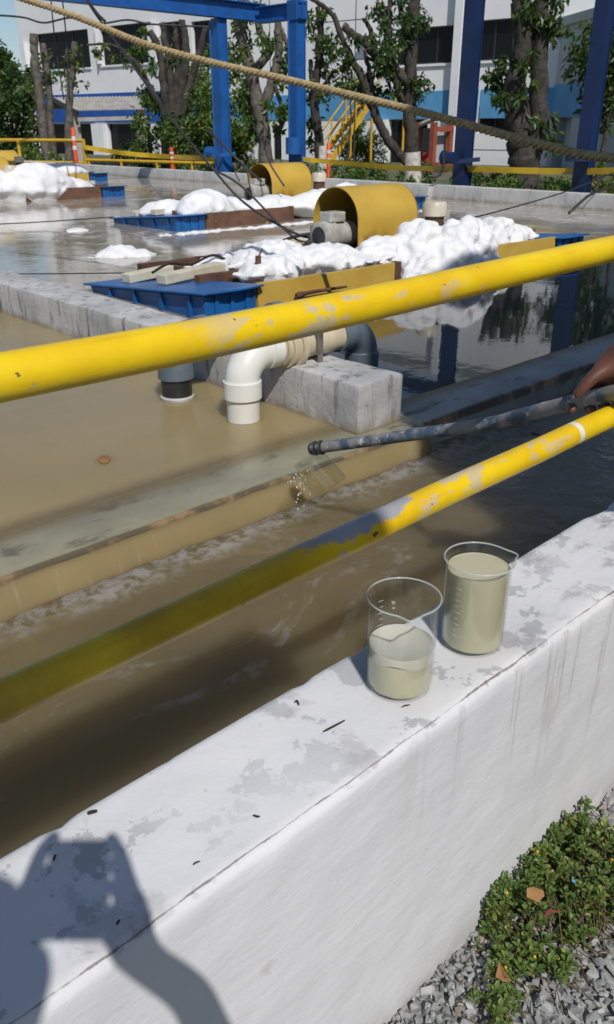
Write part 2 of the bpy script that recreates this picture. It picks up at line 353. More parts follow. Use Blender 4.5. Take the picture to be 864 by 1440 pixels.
M['basin_water'] = water('basin_water', (0.32, 0.25, 0.118), (0.285, 0.22, 0.10), 0.08,
    lambda s: s.noise(5, 2), 0.02, None, 0.02)
M['film_water'] = water('overflow_water', (0.31, 0.24, 0.115), (0.28, 0.215, 0.10),
    lambda s: s.math('MULTIPLY', s.ramp(s.math('ADD', s.xyz()[1], s.math('MULTIPLY', s.noise(3, 3), 0.05)), 2.02, 1.86), 0.86), lambda s: s.noise(9, 3), 0.08, None, 0.22, (0.92, 0.9, 0.8))
M['fall_water'] = water('falling_water', (0.36, 0.27, 0.13), (0.30, 0.225, 0.11), 0.15,
    lambda s: s.noise(1, 4, 0.6, s.map((22, 3, 3))), 0.35, lambda s: s.math('MULTIPLY', s.ramp(s.noise(1, 5, 0.6, s.map((30, 4, 5))), 0.6, 0.8), 0.25), 0.08)
def channel_foam(s):
    P = s.xyz()
    line = s.ramp(s.math('ADD', P[1], s.math('MULTIPLY', s.noise(9, 6, 0.6), 0.16)), 1.60, 1.70)
    line = s.math('MULTIPLY', line, s.ramp(s.noise(30, 6, 0.7), 0.35, 0.6))
    st = s.ramp(s.noise(2.6, 8, 0.62, s.map((0.8, 1.9, 1), (0, 0, 0.25)), 1.4), 0.585, 0.66)
    st = s.math('MULTIPLY', st, s.ramp(s.noise(26, 4, 0.6), 0.35, 0.65))
    return s.math('ADD', s.math('MULTIPLY', line, 0.38), s.math('MULTIPLY', st, 0.20))
M['channel_water'] = water('channel_water', (0.225, 0.168, 0.075), (0.17, 0.127, 0.058), 0.2,
    lambda s: s.math('ADD', s.noise(7, 5, 0.6, None, 0.8), s.math('MULTIPLY', s.noise(30, 4), 0.4)), 0.26, channel_foam, 0.05, (0.8, 0.72, 0.45), (0.34, 0.27, 0.14))
M['bed'] = paint('silt_bed', (0.15, 0.115, 0.045), (0.11, 0.085, 0.035), 3, 0.9, 0.2)
def foam_mat():
    s = NT('white_foam'); c = s.mix(s.ramp(s.noise(6, 6), 0.3, 0.7), (0.82, 0.82, 0.825), (0.74, 0.74, 0.745))
    s.set(col=c, rough=0.6, sss=0.45); s.p.inputs['Subsurface Radius'].default_value = (0.05, 0.05, 0.055); s.p.inputs['Subsurface Scale'].default_value = 1.0
    h = s.math('ADD', s.math('SUBTRACT', 1.0, s.voro(55)), s.math('ADD', s.math('MULTIPLY', s.math('SUBTRACT', 1.0, s.voro(130)), 0.5), s.math('MULTIPLY', s.noise(25, 6, 0.7), 0.9))); s.bump(h, 0.55, 0.007); return s.m
M['foam'] = foam_mat()

def rail_mat(name, lower):
    s = NT(name); P = s.xyz()
    c = s.mix(s.ramp(s.noise(9, 6), 0.3, 0.7), (0.84, 0.60, 0.008), (0.72, 0.46, 0.008))
    c = s.mix(s.math('MULTIPLY', s.ramp(s.noise(1, 6, 0.6, s.map((5, 60, 60))), 0.56, 0.70), 0.5), c, (0.62, 0.30, 0.01))
    lo, hi = (0.43, 0.9) if not lower else (0.55, 1.2)
    reg = s.math('MULTIPLY', s.ramp(P[0], lo, lo + 0.15), s.ramp(P[0], hi + 0.1, hi - 0.1))
    sc = s.ramp(s.noise(16, 8, 0.65, s.map((0.8, 1.5, 1.5))), 0.535, 0.575)
    c = s.mix(s.math('MULTIPLY', s.math('MULTIPLY', sc, reg), 0.8), c, (0.52, 0.45, 0.33))
    sc2 = s.ramp(s.noise(26, 9, 0.7), 0.655, 0.675); c = s.mix(s.math('MULTIPLY', sc2, 0.75), c, (0.45, 0.40, 0.32))
    nick = s.ramp(s.noise(48, 4, 0.6, s.map((0.7, 1, 1))), 0.70, 0.72); c = s.mix(nick, c, (0.16, 0.10, 0.05))
    if lower:
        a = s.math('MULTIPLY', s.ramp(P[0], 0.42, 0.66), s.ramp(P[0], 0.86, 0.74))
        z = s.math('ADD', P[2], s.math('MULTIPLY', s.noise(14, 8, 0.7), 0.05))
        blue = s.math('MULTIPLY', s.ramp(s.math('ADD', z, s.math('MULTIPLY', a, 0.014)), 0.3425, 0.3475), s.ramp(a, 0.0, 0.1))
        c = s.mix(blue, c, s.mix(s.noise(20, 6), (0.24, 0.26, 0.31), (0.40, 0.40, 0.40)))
        olive_shade = s.math('MULTIPLY', s.ramp(P[0], 0.72, 0.45), s.ramp(s.noise(4, 6), 0.25, 0.65))  # shade along the left end of the rail, mixed into the paint colour
        c = s.mix(s.math('MULTIPLY', olive_shade, 0.85), c, (0.24, 0.135, 0.008))
        ring = s.math('MULTIPLY', s.ramp(P[0], 1.246, 1.249), s.ramp(P[0], 1.263, 1.260)); c = s.mix(ring, c, (0.75, 0.74, 0.70))
    s.set(col=c, rough=0.38); s.bump(s.math('ADD', s.noise(70, 6, 0.6), s.math('MULTIPLY', sc2, -0.6)), 0.25, 0.002); return s.m
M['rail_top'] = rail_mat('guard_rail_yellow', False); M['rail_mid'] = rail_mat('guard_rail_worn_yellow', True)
def pole_mat():
    s = NT('pole_worn_paint')
    c = s.mix(s.ramp(s.noise(14, 8, 0.65, s.map((1, 1, 1))), 0.42, 0.56), (0.05, 0.085, 0.13), (0.24, 0.23, 0.22))
    c = s.mix(s.ramp(s.noise(30, 8, 0.7), 0.58, 0.64), c, (0.50, 0.49, 0.47)); c = s.mix(s.ramp(s.noise(20, 8, 0.7), 0.64, 0.68), c, (0.06, 0.04, 0.03))
    s.set(col=c, rough=0.6); s.bump(s.noise(120, 5), 0.4, 0.002); return s.m
M['pole'] = pole_mat()
def glass_mat(name, tint, edge=0.5):
    s = NT(name)
    tp = s.n.new('ShaderNodeBsdfTransparent'); s.put(tp.inputs[0], tint)
    gl = s.n.new('ShaderNodeBsdfGlossy'); gl.inputs['Roughness'].default_value = 0.01; s.put(gl.inputs[0], (0.95, 0.97, 0.95))
    mx = s.n.new('ShaderNodeMixShader'); s.link(s.math('ADD', 0.035, s.math('MULTIPLY', s.math('POWER', s.facing(), 6.0), 0.7)), mx.inputs[0]).link(tp.outputs[0], mx.inputs[1]).link(gl.outputs[0], mx.inputs[2]).link(mx.outputs[0], s.out.inputs[0])
    return s.m
M['glass'] = glass_mat('clear_glass', (0.982, 0.988, 0.98))
def rim_mat():
    s = NT('rim_glass'); s.set(col=(0.62, 0.66, 0.62), rough=0.08, spec=0.9, alpha=0.42); return s.m
M['rim_glass'] = rim_mat()
M['plastic'] = glass_mat('clear_plastic', (0.94, 0.95, 0.92))
def liquid(name, col, alpha=1.0):
    s = NT(name); s.set(col=s.mix(s.ramp(s.noise(14, 5), 0.35, 0.7), col, tuple(x * 0.93 for x in col)), rough=0.15, sss=0.35)
    s.p.inputs['Subsurface Radius'].default_value = (0.02, 0.018, 0.01); s.p.inputs['Subsurface Scale'].default_value = 1.0; return s.m
M['liquid'] = liquid('cloudy_sample', (0.52, 0.485, 0.33)); M['scum'] = liquid('pale_scum', (0.60, 0.58, 0.49))
def pane_mat():
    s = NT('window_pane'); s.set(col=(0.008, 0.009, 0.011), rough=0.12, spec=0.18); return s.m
M['pane'] = pane_mat()
def ground_mat():
    s = NT('ground_gravel'); P = s.xyz()
    v = s.voro(70); g = s.mix(s.ramp(s.voro(70, None, 'F1', 'Color'), 0.0, 1.0), (0.30, 0.31, 0.31), (0.20, 0.20, 0.20))
    g = s.mix(s.ramp(s.noise(2.5, 6), 0.55, 0.7), g, (0.26, 0.22, 0.17))
    soil = s.mix(s.ramp(s.noise(0.9, 8, 0.65), 0.4, 0.62), (0.15, 0.135, 0.10), (0.075, 0.10, 0.035))
    s.set(col=s.mix(s.ramp(P[0], 8, 11), g, soil), rough=0.95); s.bump(s.math('ADD', s.voro(70), s.noise(30, 6)), 0.6, 0.02); return s.m
M['ground'] = ground_mat()
def stone_mat():
    s = NT('crushed_stone'); r_ = s.geo('Random Per Island')
    c = s.mix(s.ramp(r_, 0, 1, False), (0.22, 0.23, 0.23), (0.42, 0.425, 0.415)); c = s.mix(s.ramp(r_, 0.93, 0.95), c, (0.30, 0.25, 0.20))
    c = s.mix(s.math('MULTIPLY', s.ramp(s.noise(60, 6), 0.45, 0.7), 0.4), c, (0.16, 0.155, 0.15))
    s.set(col=c, rough=0.9); s.bump(s.noise(160, 5), 0.5, 0.002); return s.m
M['stone'] = stone_mat()
#@@SECTION
# ================================================================== THE SETTING
GZ = -0.61
def sheet(name, x0, x1, y0, y1, z, m, nx=1, ny=1, fn=None, kind='structure'):
    xs = np.linspace(x0, x1, nx + 1); ys = np.linspace(y0, y1, ny + 1); X, Y = np.meshgrid(xs, ys); Z = np.full_like(X, z)
    if fn: Z = Z + np.vectorize(fn)(X, Y)
    V = np.stack([X, Y, Z], -1).reshape(-1, 3); i = np.arange(nx); j = np.arange(ny); I, J = np.meshgrid(i, j)
    a = (J * (nx + 1) + I).ravel(); F = np.stack([a, a + 1, a + nx + 2, a + nx + 1], 1)
    o = link_mesh(name, np_mesh(name, V, F), m, None, 180); tag(o, kind=kind); return o
WL_T, WL_B, WL_C = -0.19, -0.166, -0.255                       # water levels: tank, basin, channel
NW0, NW1 = 0.548, 0.760                                        # near wall faces
WE0, WE1 = 1.690, 1.935                                        # weir faces
DW0, DW1 = 1.935, 2.165                                        # dividing wall faces (along Y)
FW0, FW1 = 10.60, 10.83                                        # far wall faces (along Y)

sheet('ground', -250, 350, -250, 350, GZ, M['ground'], 60, 60)
mb = MB(); mb.box((-8, 0.70, -0.60), (10.6, WE0 + .02, -0.545)); tag(mb.build('channel_bed', M['bed']), kind='structure')
mb = MB(); mb.box((-8, WE1 - .02, -0.60), (DW0 + .02, 30, -0.40)); tag(mb.build('basin_bed', M['bed']), kind='structure')
mb = MB(); mb.box((DW1 - .02, WE1 - .02, -0.60), (FW0 + .02, 30, -0.48)); tag(mb.build('tank_bed', M['bed']), kind='structure')
sheet('tank_water', DW1 - .01, FW0 + .01, WE1 - .02, 30, WL_T, M['tank_water'], 8, 8)
# thin sheet of water sliding over the weir and dropping into the channel
prof = [(30, WL_B), (12, WL_B), (6, WL_B), (3.5, WL_B), (2.6, WL_B), (2.25, WL_B), (2.1, WL_B), (2.03, WL_B), (1.95, WL_B), (1.85, WL_B - .0005), (1.76, WL_B - .002), (1.70, WL_B - .006), (1.680, WL_B - .014)]
def ribbon(name, prof, x0, x1, nx, m, wob=0.0, kind='structure'):
    V = []; F = []; k = len(prof)
    for i in range(nx + 1):
        x = x0 + (x1 - x0) * i / nx
        for (y, z) in prof: V.append((x, y + wob * noise.noise((x * 9, z * 4, y * 2)), z + 0.25 * wob * noise.noise((x * 6, 3.3, y * 5))))
    for i in range(nx):
        for j in range(k - 1): a = i * k + j; F.append((a, a + 1, a + k + 1, a + k))
    return tag(link_mesh(name, np_mesh(name, V, F), m, None, 180), kind=kind)
XB = 1.945                                                      # the overflowing stretch ends at the block
ribbon('basin_water', prof, -8, 2.158, 160, M['film_water'], 0.004)
ribbon('falling_water', [(1.680, WL_B - .014), (1.670, WL_B - .028), (1.661, WL_B - .05), (1.654, WL_B - .08), (1.648, WL_C - .01)], -8, 2.166, 400, M['fall_water'], 0.010)
def ripple(x, y):
    a = max(0.0, 1 - abs(y - 1.58) / 0.22)
    return 0.006 * a * noise.noise((x * 16, y * 16, 0)) + 0.0045 * a * noise.noise((x * 38, y * 38, 4)) + 0.0016 * noise.noise((x * 9, y * 13, 7))
sheet('channel_water', -0.9, 2.6, NW1 - .03, WE0 + .005, WL_C, M['channel_water'], 350, 95, ripple)
sheet('channel_water', -8, -0.9, NW1 - .03, WE0 + .005, WL_C, M['channel_water'])
sheet('channel_water', 2.6, 10.6, NW1 - .03, WE0 + .005, WL_C, M['channel_water'])

# near wall (whitewashed, flaking): one swept profile with a chipped arris
def near_wall():
    prof = []
    for z in np.linspace(-0.66, -0.014, 34): prof.append((NW0, z, 0))
    prof += [(NW0 + .003, -.006, 0), (NW0 + .010, -.001, 0)]
    for y in np.linspace(NW0 + .022, NW1 - .016, 16): prof.append((y, 0, 1))
    prof += [(NW1 - .007, -.001, 2), (NW1 - .001, -.007, 2), (NW1, -.016, 2)]
    for z in (-.05, -.12, -.22, -.35, -.55): prof.append((NW1, z, 3))
    xs = list(np.arange(-4, -0.8, .2)) + list(np.arange(-0.8, 2.4, .0125)) + list(np.arange(2.4, 10.61, .3)); V = []; k = len(prof)
    for x in xs:
        for (y, z, t) in prof:
            n1 = noise.noise((x * 3, y * 7, z * 3)); n2 = noise.noise((x * 13 + 5, y * 13, z * 13)); n3 = noise.noise((x * 30, y * 30 + 9, z * 30))
            if t == 0: y += .004 * n1 + .0018 * n2 + .0008 * n3
            elif t == 1: z += .003 * n1 + .0014 * n2 + .0006 * n3
            elif t == 2:
                ch = max(0, noise.noise((x * 6, 2.2, 1.1)) - .12) * .03 + max(0, noise.noise((x * 19, 7.7, 1)) - .3) * .012
                y += -ch + .005 * noise.noise((x * 2.2, 1, 1)); z += -.4 * ch
            else: y += .005 * noise.noise((x * 2.2, 1, 1))
            V.append((x, y, z))
    F = []
    for i in range(len(xs) - 1):
        for j in range(k - 1): a = i * k + j; F.append((a, a + k, a + k + 1, a + 1))
    o = link_mesh('tank_wall', np_mesh('tank_wall', V, F), M['near_wall'], None, 180)
    tag(o, 'low whitewashed wall with flaking paint, in the foreground under the beakers', 'wall', 'tank walls'); return o
near_wall()

def rough_block(name, a, b, m, step=.05, amp=.004, label=None, cat=None, bev=.012, group=None, parent=None):
    """a cast block: subdivided, worn along its edges"""
    bm = bmesh.new(); a = Vector(a); b = Vector(b); c = (a + b) / 2; d = b - a
    bmesh.ops.create_cube(bm, size=1); 
    for v in bm.verts: v.co = c + Vector((v.co.x * d.x, v.co.y * d.y, v.co.z * d.z))
    bmesh.ops.bevel(bm, geom=list(bm.edges), offset=bev, segments=2, affect='EDGES', profile=.6)
    for ax in range(3):
        n = int(d[ax] / step)
        for i in range(1, n):
            p = a.copy(); p[ax] = a[ax] + d[ax] * i / n; no = Vector((0, 0, 0)); no[ax] = 1
            bmesh.ops.bisect_plane(bm, geom=list(bm.verts) + list(bm.edges) + list(bm.faces), plane_co=p, plane_no=no)
    bm.normal_update()
    for v in bm.verts:
        q = v.co; v.co = q + v.normal * (amp * noise.noise(q * 5) + amp * .6 * noise.noise(q * 17) - 1.4 * amp * max(0, noise.noise(q * 9 + Vector((4, 4, 4))) - .25))
    me = bpy.data.meshes.new(name); bm.to_mesh(me); bm.free()
    o = link_mesh(name, me, m, parent, 40); return tag(o, label, cat, group) if label else o
rough_block('tank_wall', (DW0, 1.80, -0.6), (DW1, 6.5, 0.0), M['block'], .06, .004, 'grey cement dividing wall that the white pipe crosses', 'wall', group='tank walls')
rough_block('tank_wall', (DW0, 6.49, -0.6), (DW1, 30, -0.003), M['block'], .6, .002, 'grey cement dividing wall that the white pipe crosses', 'wall', group='tank walls') if False else None
rough_block('tank_wall', (FW0, 1.9, -0.62), (FW1, 30, 0.0), M['rim'], .18, .006, 'long pale concrete wall along the far side of the tank', 'wall', group='tank walls')
rough_block('buttress', (FW0 - .12, 8.42, -0.62), (FW0 + .02, 8.62, -.02), M['rim'], .1, .004, parent=[o for o in COL.objects if o.name.startswith('tank_wall')][-1])
rough_block('weir', (-8, WE0, -0.58), (2.166, WE1, -0.176), M['weir'], .12, .002, 'submerged grey weir ledge the brown water spills over', 'weir', bev=.008, group='weir ledges')
rough_block('weir', (2.168, WE0 + .005, -0.58), (FW0, WE1 - .004, -0.158), M['weir'], .12, .003, 'dry weir ledge in shade to the right of the cement block', 'weir', bev=.008, group='weir ledges')

# ------------------------------------------------------------------ guard rail above the near wall
gr = thing('guard_rail', (-0.7, 0.665, 0), 'yellow painted pipe guard rail above the whitewashed wall', 'guard rail')
def pipe_pts(a, b, n=60, w=.0015):
    a = Vector(a); b = Vector(b); return [a.lerp(b, i / n) + Vector((0, w * noise.noise((i * .35, a.z * 9, 1)), w * noise.noise((i * .3, 5, a.z * 9)))) for i in range(n + 1)]
mb = MB(); mb.tube(curve_pts([(-1.2, .688, .598), (-.45, .688, .589), (.28, .688, .583), (.65, .688, .5825), (1.366, .688, .5965), (2.2, .688, .612), (3.2, .688, .63)], 80), .0215, 28); mb.build('top_rail', M['rail_top'], gr, 50)
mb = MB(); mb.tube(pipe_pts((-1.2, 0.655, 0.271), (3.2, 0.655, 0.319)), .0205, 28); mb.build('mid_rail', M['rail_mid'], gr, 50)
for x in (-0.75, 1.98):
    mb = MB(); mb.tube([(x, .668, -.02), (x, .668, .58)], .021, 20); mb.build('post', M['rail_top'], gr, 50)

# ------------------------------------------------------------------ two beakers of cloudy water on the wall
def beaker(c, ht, r, level, spout_deg, label, frothy):
    t = thing('beaker', c, label, 'beaker', 'glass beakers standing on the wall')
    seg = 72; sp = R(spout_deg); th = .0022
    out = [(0, 0), (r * .6, 0), (r * .86, .0006), (r * .96, .004), (r, .011), (r, ht * .5), (r, ht - .012), (r * 1.015, ht - .006), (r * 1.06, ht - .0015), (r * 1.075, ht)]
    inn = [(r * 1.06, ht + .0012), (r * 1.035, ht - .001), (r - th, ht - .008), (r - th, ht * .5), (r - th, .013), (r * .92, .0065), (r * .6, .0035), (0, .003)]
    mb = MB(); k = 0; prof = out + inn; n = len(prof)
    for (q, h) in prof:
        for j in range(seg):
            a = 2 * math.pi * j / seg; da = (a - sp + math.pi) % (2 * math.pi) - math.pi
            f = math.exp(-(da / .21) ** 2) * max(0, (h - (ht - .024)) / .024) ** 1.5
            rr = q + r * .20 * f; hh = h - .002 * f
            mb.v.append((c[0] + rr * math.cos(a), c[1] + rr * math.sin(a), c[2] + hh))
    for i in range(n - 1):
        for j in range(seg): j2 = (j + 1) % seg; mb.f.append((i * seg + j, i * seg + j2, (i + 1) * seg + j2, (i + 1) * seg + j))
    me = mb.mesh('vessel'); link_mesh('vessel', me, M['glass'], t, 180)
    mb = MB(); k = len(mb.v)                                      # fire polished rim bead
    for i in range(seg):
        a = 2 * math.pi * i / seg; da = (a - sp + math.pi) % (2 * math.pi) - math.pi; f = math.exp(-(da / .21) ** 2); rc = r * 1.062 + r * .20 * f; zc = ht - .002 * f
        for j in range(8):
            b = 2 * math.pi * j / 8; q = rc + .0015 * math.cos(b); mb.v.append((c[0] + q * math.cos(a), c[1] + q * math.sin(a), c[2] + zc + .0015 * math.sin(b)))
    for i in range(seg):
        for j in range(8): i2 = (i + 1) % seg; j2 = (j + 1) % 8; mb.f.append((i * 8 + j, i2 * 8 + j, i2 * 8 + j2, i * 8 + j2))
    mb.build('rim', M['rim_glass'], t, 180)
    ri = r - th - .0004
    L = level if not frothy else level * .80
    mb = MB(); mb.lathe(c, [(0, .0036), (r * .6, .0040), (r * .91, .0072), (ri, .0138), (ri, L), (0, L)] if frothy else
        [(0, .0036), (r * .6, .0040), (r * .91, .0072), (ri, .0138), (ri, L + .0012), (ri - .0012, L), (0, L - .0002)], seg)
    mb.build('cloudy_water', M['liquid'], t, 40)
    if frothy:                                                   # a paler layer floats on top
        V = []; F = []
        def wav(a, q): return .004 * math.sin(a * 2 + .6) + .0022 * math.sin(a * 5 + 2)
        mb = MB(); ring = []
        for (q, h, wv) in ((0, L - .004, 0), (ri + .0002, L - .002, 1), (ri + .0002, level + .002, 0), (ri * .94, level, 0), (0, level - .0003, 0)):
            for j in range(seg):
                a = 2 * math.pi * j / seg; mb.v.append((c[0] + q * math.cos(a), c[1] + q * math.sin(a), c[2] + h + (wav(a, q) if wv else 0)))
        for i in range(4):
            for j in range(seg): j2 = (j + 1) % seg; mb.f.append((i * seg + j, i * seg + j2, (i + 1) * seg + j2, (i + 1) * seg + j))
        mb.build('pale_froth', M['scum'], t, 40)
    mb = MB()                                                    # etched white graduation ticks
    for i in range(9):
        h = ht * (.22 + .07 * i); wd = .20 if i % 2 == 0 else .12; a0 = sp + R(205)
        rr = r + .0003; k = len(mb.v)
        for s_ in range(5):
            a = a0 + wd * s_ / 4; mb.v += [(c[0] + rr * math.cos(a), c[1] + rr * math.sin(a), c[2] + h), (c[0] + rr * math.cos(a), c[1] + rr * math.sin(a), c[2] + h + .0009)]
        for s_ in range(4): q = k + s_ * 2; mb.f.append((q, q + 2, q + 3, q + 1))
    mb.build('graduation', M['band'], t)
    return t
beaker((0.806, 0.647, 0.002), 0.157, 0.0515, 0.075, 231, 'glass beaker half full of cloudy water under a pale froth, nearer one', True)
beaker((0.983, 0.640, 0.002), 0.157, 0.0525, 0.140, -28, 'glass beaker filled almost to the brim with cloudy water, farther one', False)

# ------------------------------------------------------------------ pipes over the dividing wall
def overflow_pipe(y, label, white, xdrop, xout, zc):
    t = thing('drain_pipe', (xdrop, y, WL_B), label, 'pipe', 'drain pipes crossing the dividing wall')
    r = .059; A, B, C, D = (M['pvc'], M['pvc_cream'], M['pvc_grey'], M['pvc']) if white else (M['pvc_grey'], M['pvc_grey'], M['pvc_grey'], M['pvc_black'])
    mb = MB(); mb.tube([(xdrop, y, -0.39), (xdrop, y, zc - .145)], r, 32)
    mb.build('drop_pipe', D, t, 40)
    if not white:
        mb = MB(); mb.lathe((xdrop, y, 0), [(r, WL_B - .02), (r + .006, WL_B - .01), (r + .007, WL_B + .008), (r, WL_B + .014)], 28); mb.build('scum_ring', M['rim'], t, 40)
    def elbow(x, sgn, m, nm):
        e = MB(); R_ = .095; pts = [(x, y, zc - R_ - .005)]
        for i in range(11):
            a = math.pi / 2 * i / 10; pts.append((x + sgn * R_ * (1 - math.cos(a)), y, zc - R_ + R_ * math.sin(a)))
        pts.append((x + sgn * (R_ + .02), y, zc)); e.tube(pts, r + .003, 32); o = e.build(nm, m, t, 50)
        s = MB(); s.tube([(x, y, zc - R_ - .055), (x, y, zc - R_ + .005)], r + .0095, 32); s.tube([(x, y, zc - R_ - .004), (x, y, zc - R_ + .012)], [r + .0095, r + .003], 32)
        s.tube([(x + sgn * (R_ + .008), y, zc), (x + sgn * (R_ + .055), y, zc)], r + .0085, 32); sk = s.build('socket', m, o, 50); return o
    elbow(xdrop, 1, A, 'elbow'); elbow(xout, -1, C, 'elbow')
    mb = MB(); mb.tube([(xdrop + .1, y, zc), (xout - .1, y, zc)], r, 32); mb.build('cross_pipe', B, t, 40)
    if white:
        mb = MB(); u0 = xdrop + .165                             # threaded union with flanges
        for (x0, x1, q0, q1) in ((0, .02, .069, .069), (.02, .032, .080, .080), (.032, .06, .073, .073), (.06, .085, .084, .084), (.085, .098, .071, .071)):
            mb.tube([(u0 + x0, y, zc), (u0 + x1, y, zc)], [q0, q1], 32)
        mb.build('union', M['pvc_cream'], t, 40)
        mb = MB(); xs = xdrop + .315; pts = []
        mb.bar((xs, y - .0705, -.006), (xs, y - .0705, zc + .05), .026, .004, Vector((0, 1, 0)))
        arc = [(xs, y + .068 * math.cos(a), zc + .068 * math.sin(a)) for a in np.linspace(math.pi * 1.1, -.1, 16)]
        for p, q in zip(arc[:-1], arc[1:]): mb.bar(p, q, .026, .004, Vector((1, 0, 0)).cross(Vector(q) - Vector(p)))
        mb.build('strap', M['strap_metal'], t, 30)
    mb = MB(); mb.tube([(xout, y, zc - .15), (xout, y, zc - .13)], r - .004, 32); mb.build('outlet', M['pvc_black'], t, 40)
    return t
overflow_pipe(2.185, 'white plastic drain pipe with elbows and a strapped cream union', True, 1.745, 2.36, 0.066)
overflow_pipe(2.56, 'black plastic drain pipe with grey elbow, standing left of the white one', False, 1.72, 2.36, 0.066)

# ------------------------------------------------------------------ sampling pole with its clear jar
PT, PB, PH, PE = Vector((1.42, 1.49, -.004)), Vector((1.498, 1.0, .171)), Vector((1.412, .722, .312)), Vector((1.30, .40, .47))
sp = thing('sampling_pole', PH, 'scuffed blue grey pole with a clear jar at its tip, held over the channel', 'pole')
pts = curve_pts([PT, PT.lerp(PB, .5), PB, PB.lerp(PH, .5), PH, PE], 40); mb = MB(); mb.tube(pts, .0152, 20); mb.build('shaft', M['pole'], sp, 50)
dirp = (PB - PT).normalized(); mb = MB()
for i in range(7):
    c = PT + dirp * (.004 + i * .0065); mb.tube([c - dirp * .0035, c, c + dirp * .0035], [.0155, .0172 + .0014 * (i % 3), .0155], 16)
mb.build('wire_binding', M['dark_metal'], sp, 60)
def jar(c, ax, r, ln, n=32):
    mb = MB(); a = ax.orthogonal().normalized(); b = ax.cross(a)
    prof = [(r * .72, 0), (r * .74, ln * .1), (r * .98, ln * .2), (r, ln * .3), (r, ln * .95), (r * .9, ln), (0, ln)]; prof += [(0, ln - .003), (r * .88, ln - .003), (r - .002, ln * .94), (r - .002, ln * .3), (r * .96, ln * .2), (r * .71, ln * .1), (r * .70, 0)]
    for q, h in prof:
        for j in range(n): t = 2 * math.pi * j / n; mb.v.append(tuple(c + ax * h + (a * math.cos(t) + b * math.sin(t)) * q))
    k = len(prof)
    for i in range(k):
        for j in range(n): j2 = (j + 1) % n; i2 = (i + 1) % k; mb.f.append((i * n + j, i * n + j2, i2 * n + j2, i2 * n + j))
    return mb
jc = Vector((1.383, 1.478, -.015)); jx = (RIGHT * .62 - UP * .62 + FWD * -.3).normalized()
jo = jar(jc, jx, .05, .115).build('clear_jar', M['plastic'], sp, 40)
mb = MB()
for i in range(40):                                             # drops falling from the jar
    p = jc + jx * .02 - RIGHT * .03 + Vector((random.gauss(.01, .02), random.gauss(0, .015), -.03 - abs(random.gauss(0, .055)))); r_ = random.uniform(.0012, .003)
    mb.tube([p + UP * r_ * 1.6, p + UP * r_ * .4, p - UP * r_ * .6, p - UP * r_], [r_ * .15, r_ * .75, r_ * .8, r_ * .2], 6)
tag(mb.build('water_drop', M['band'], sp, 180), kind='stuff')
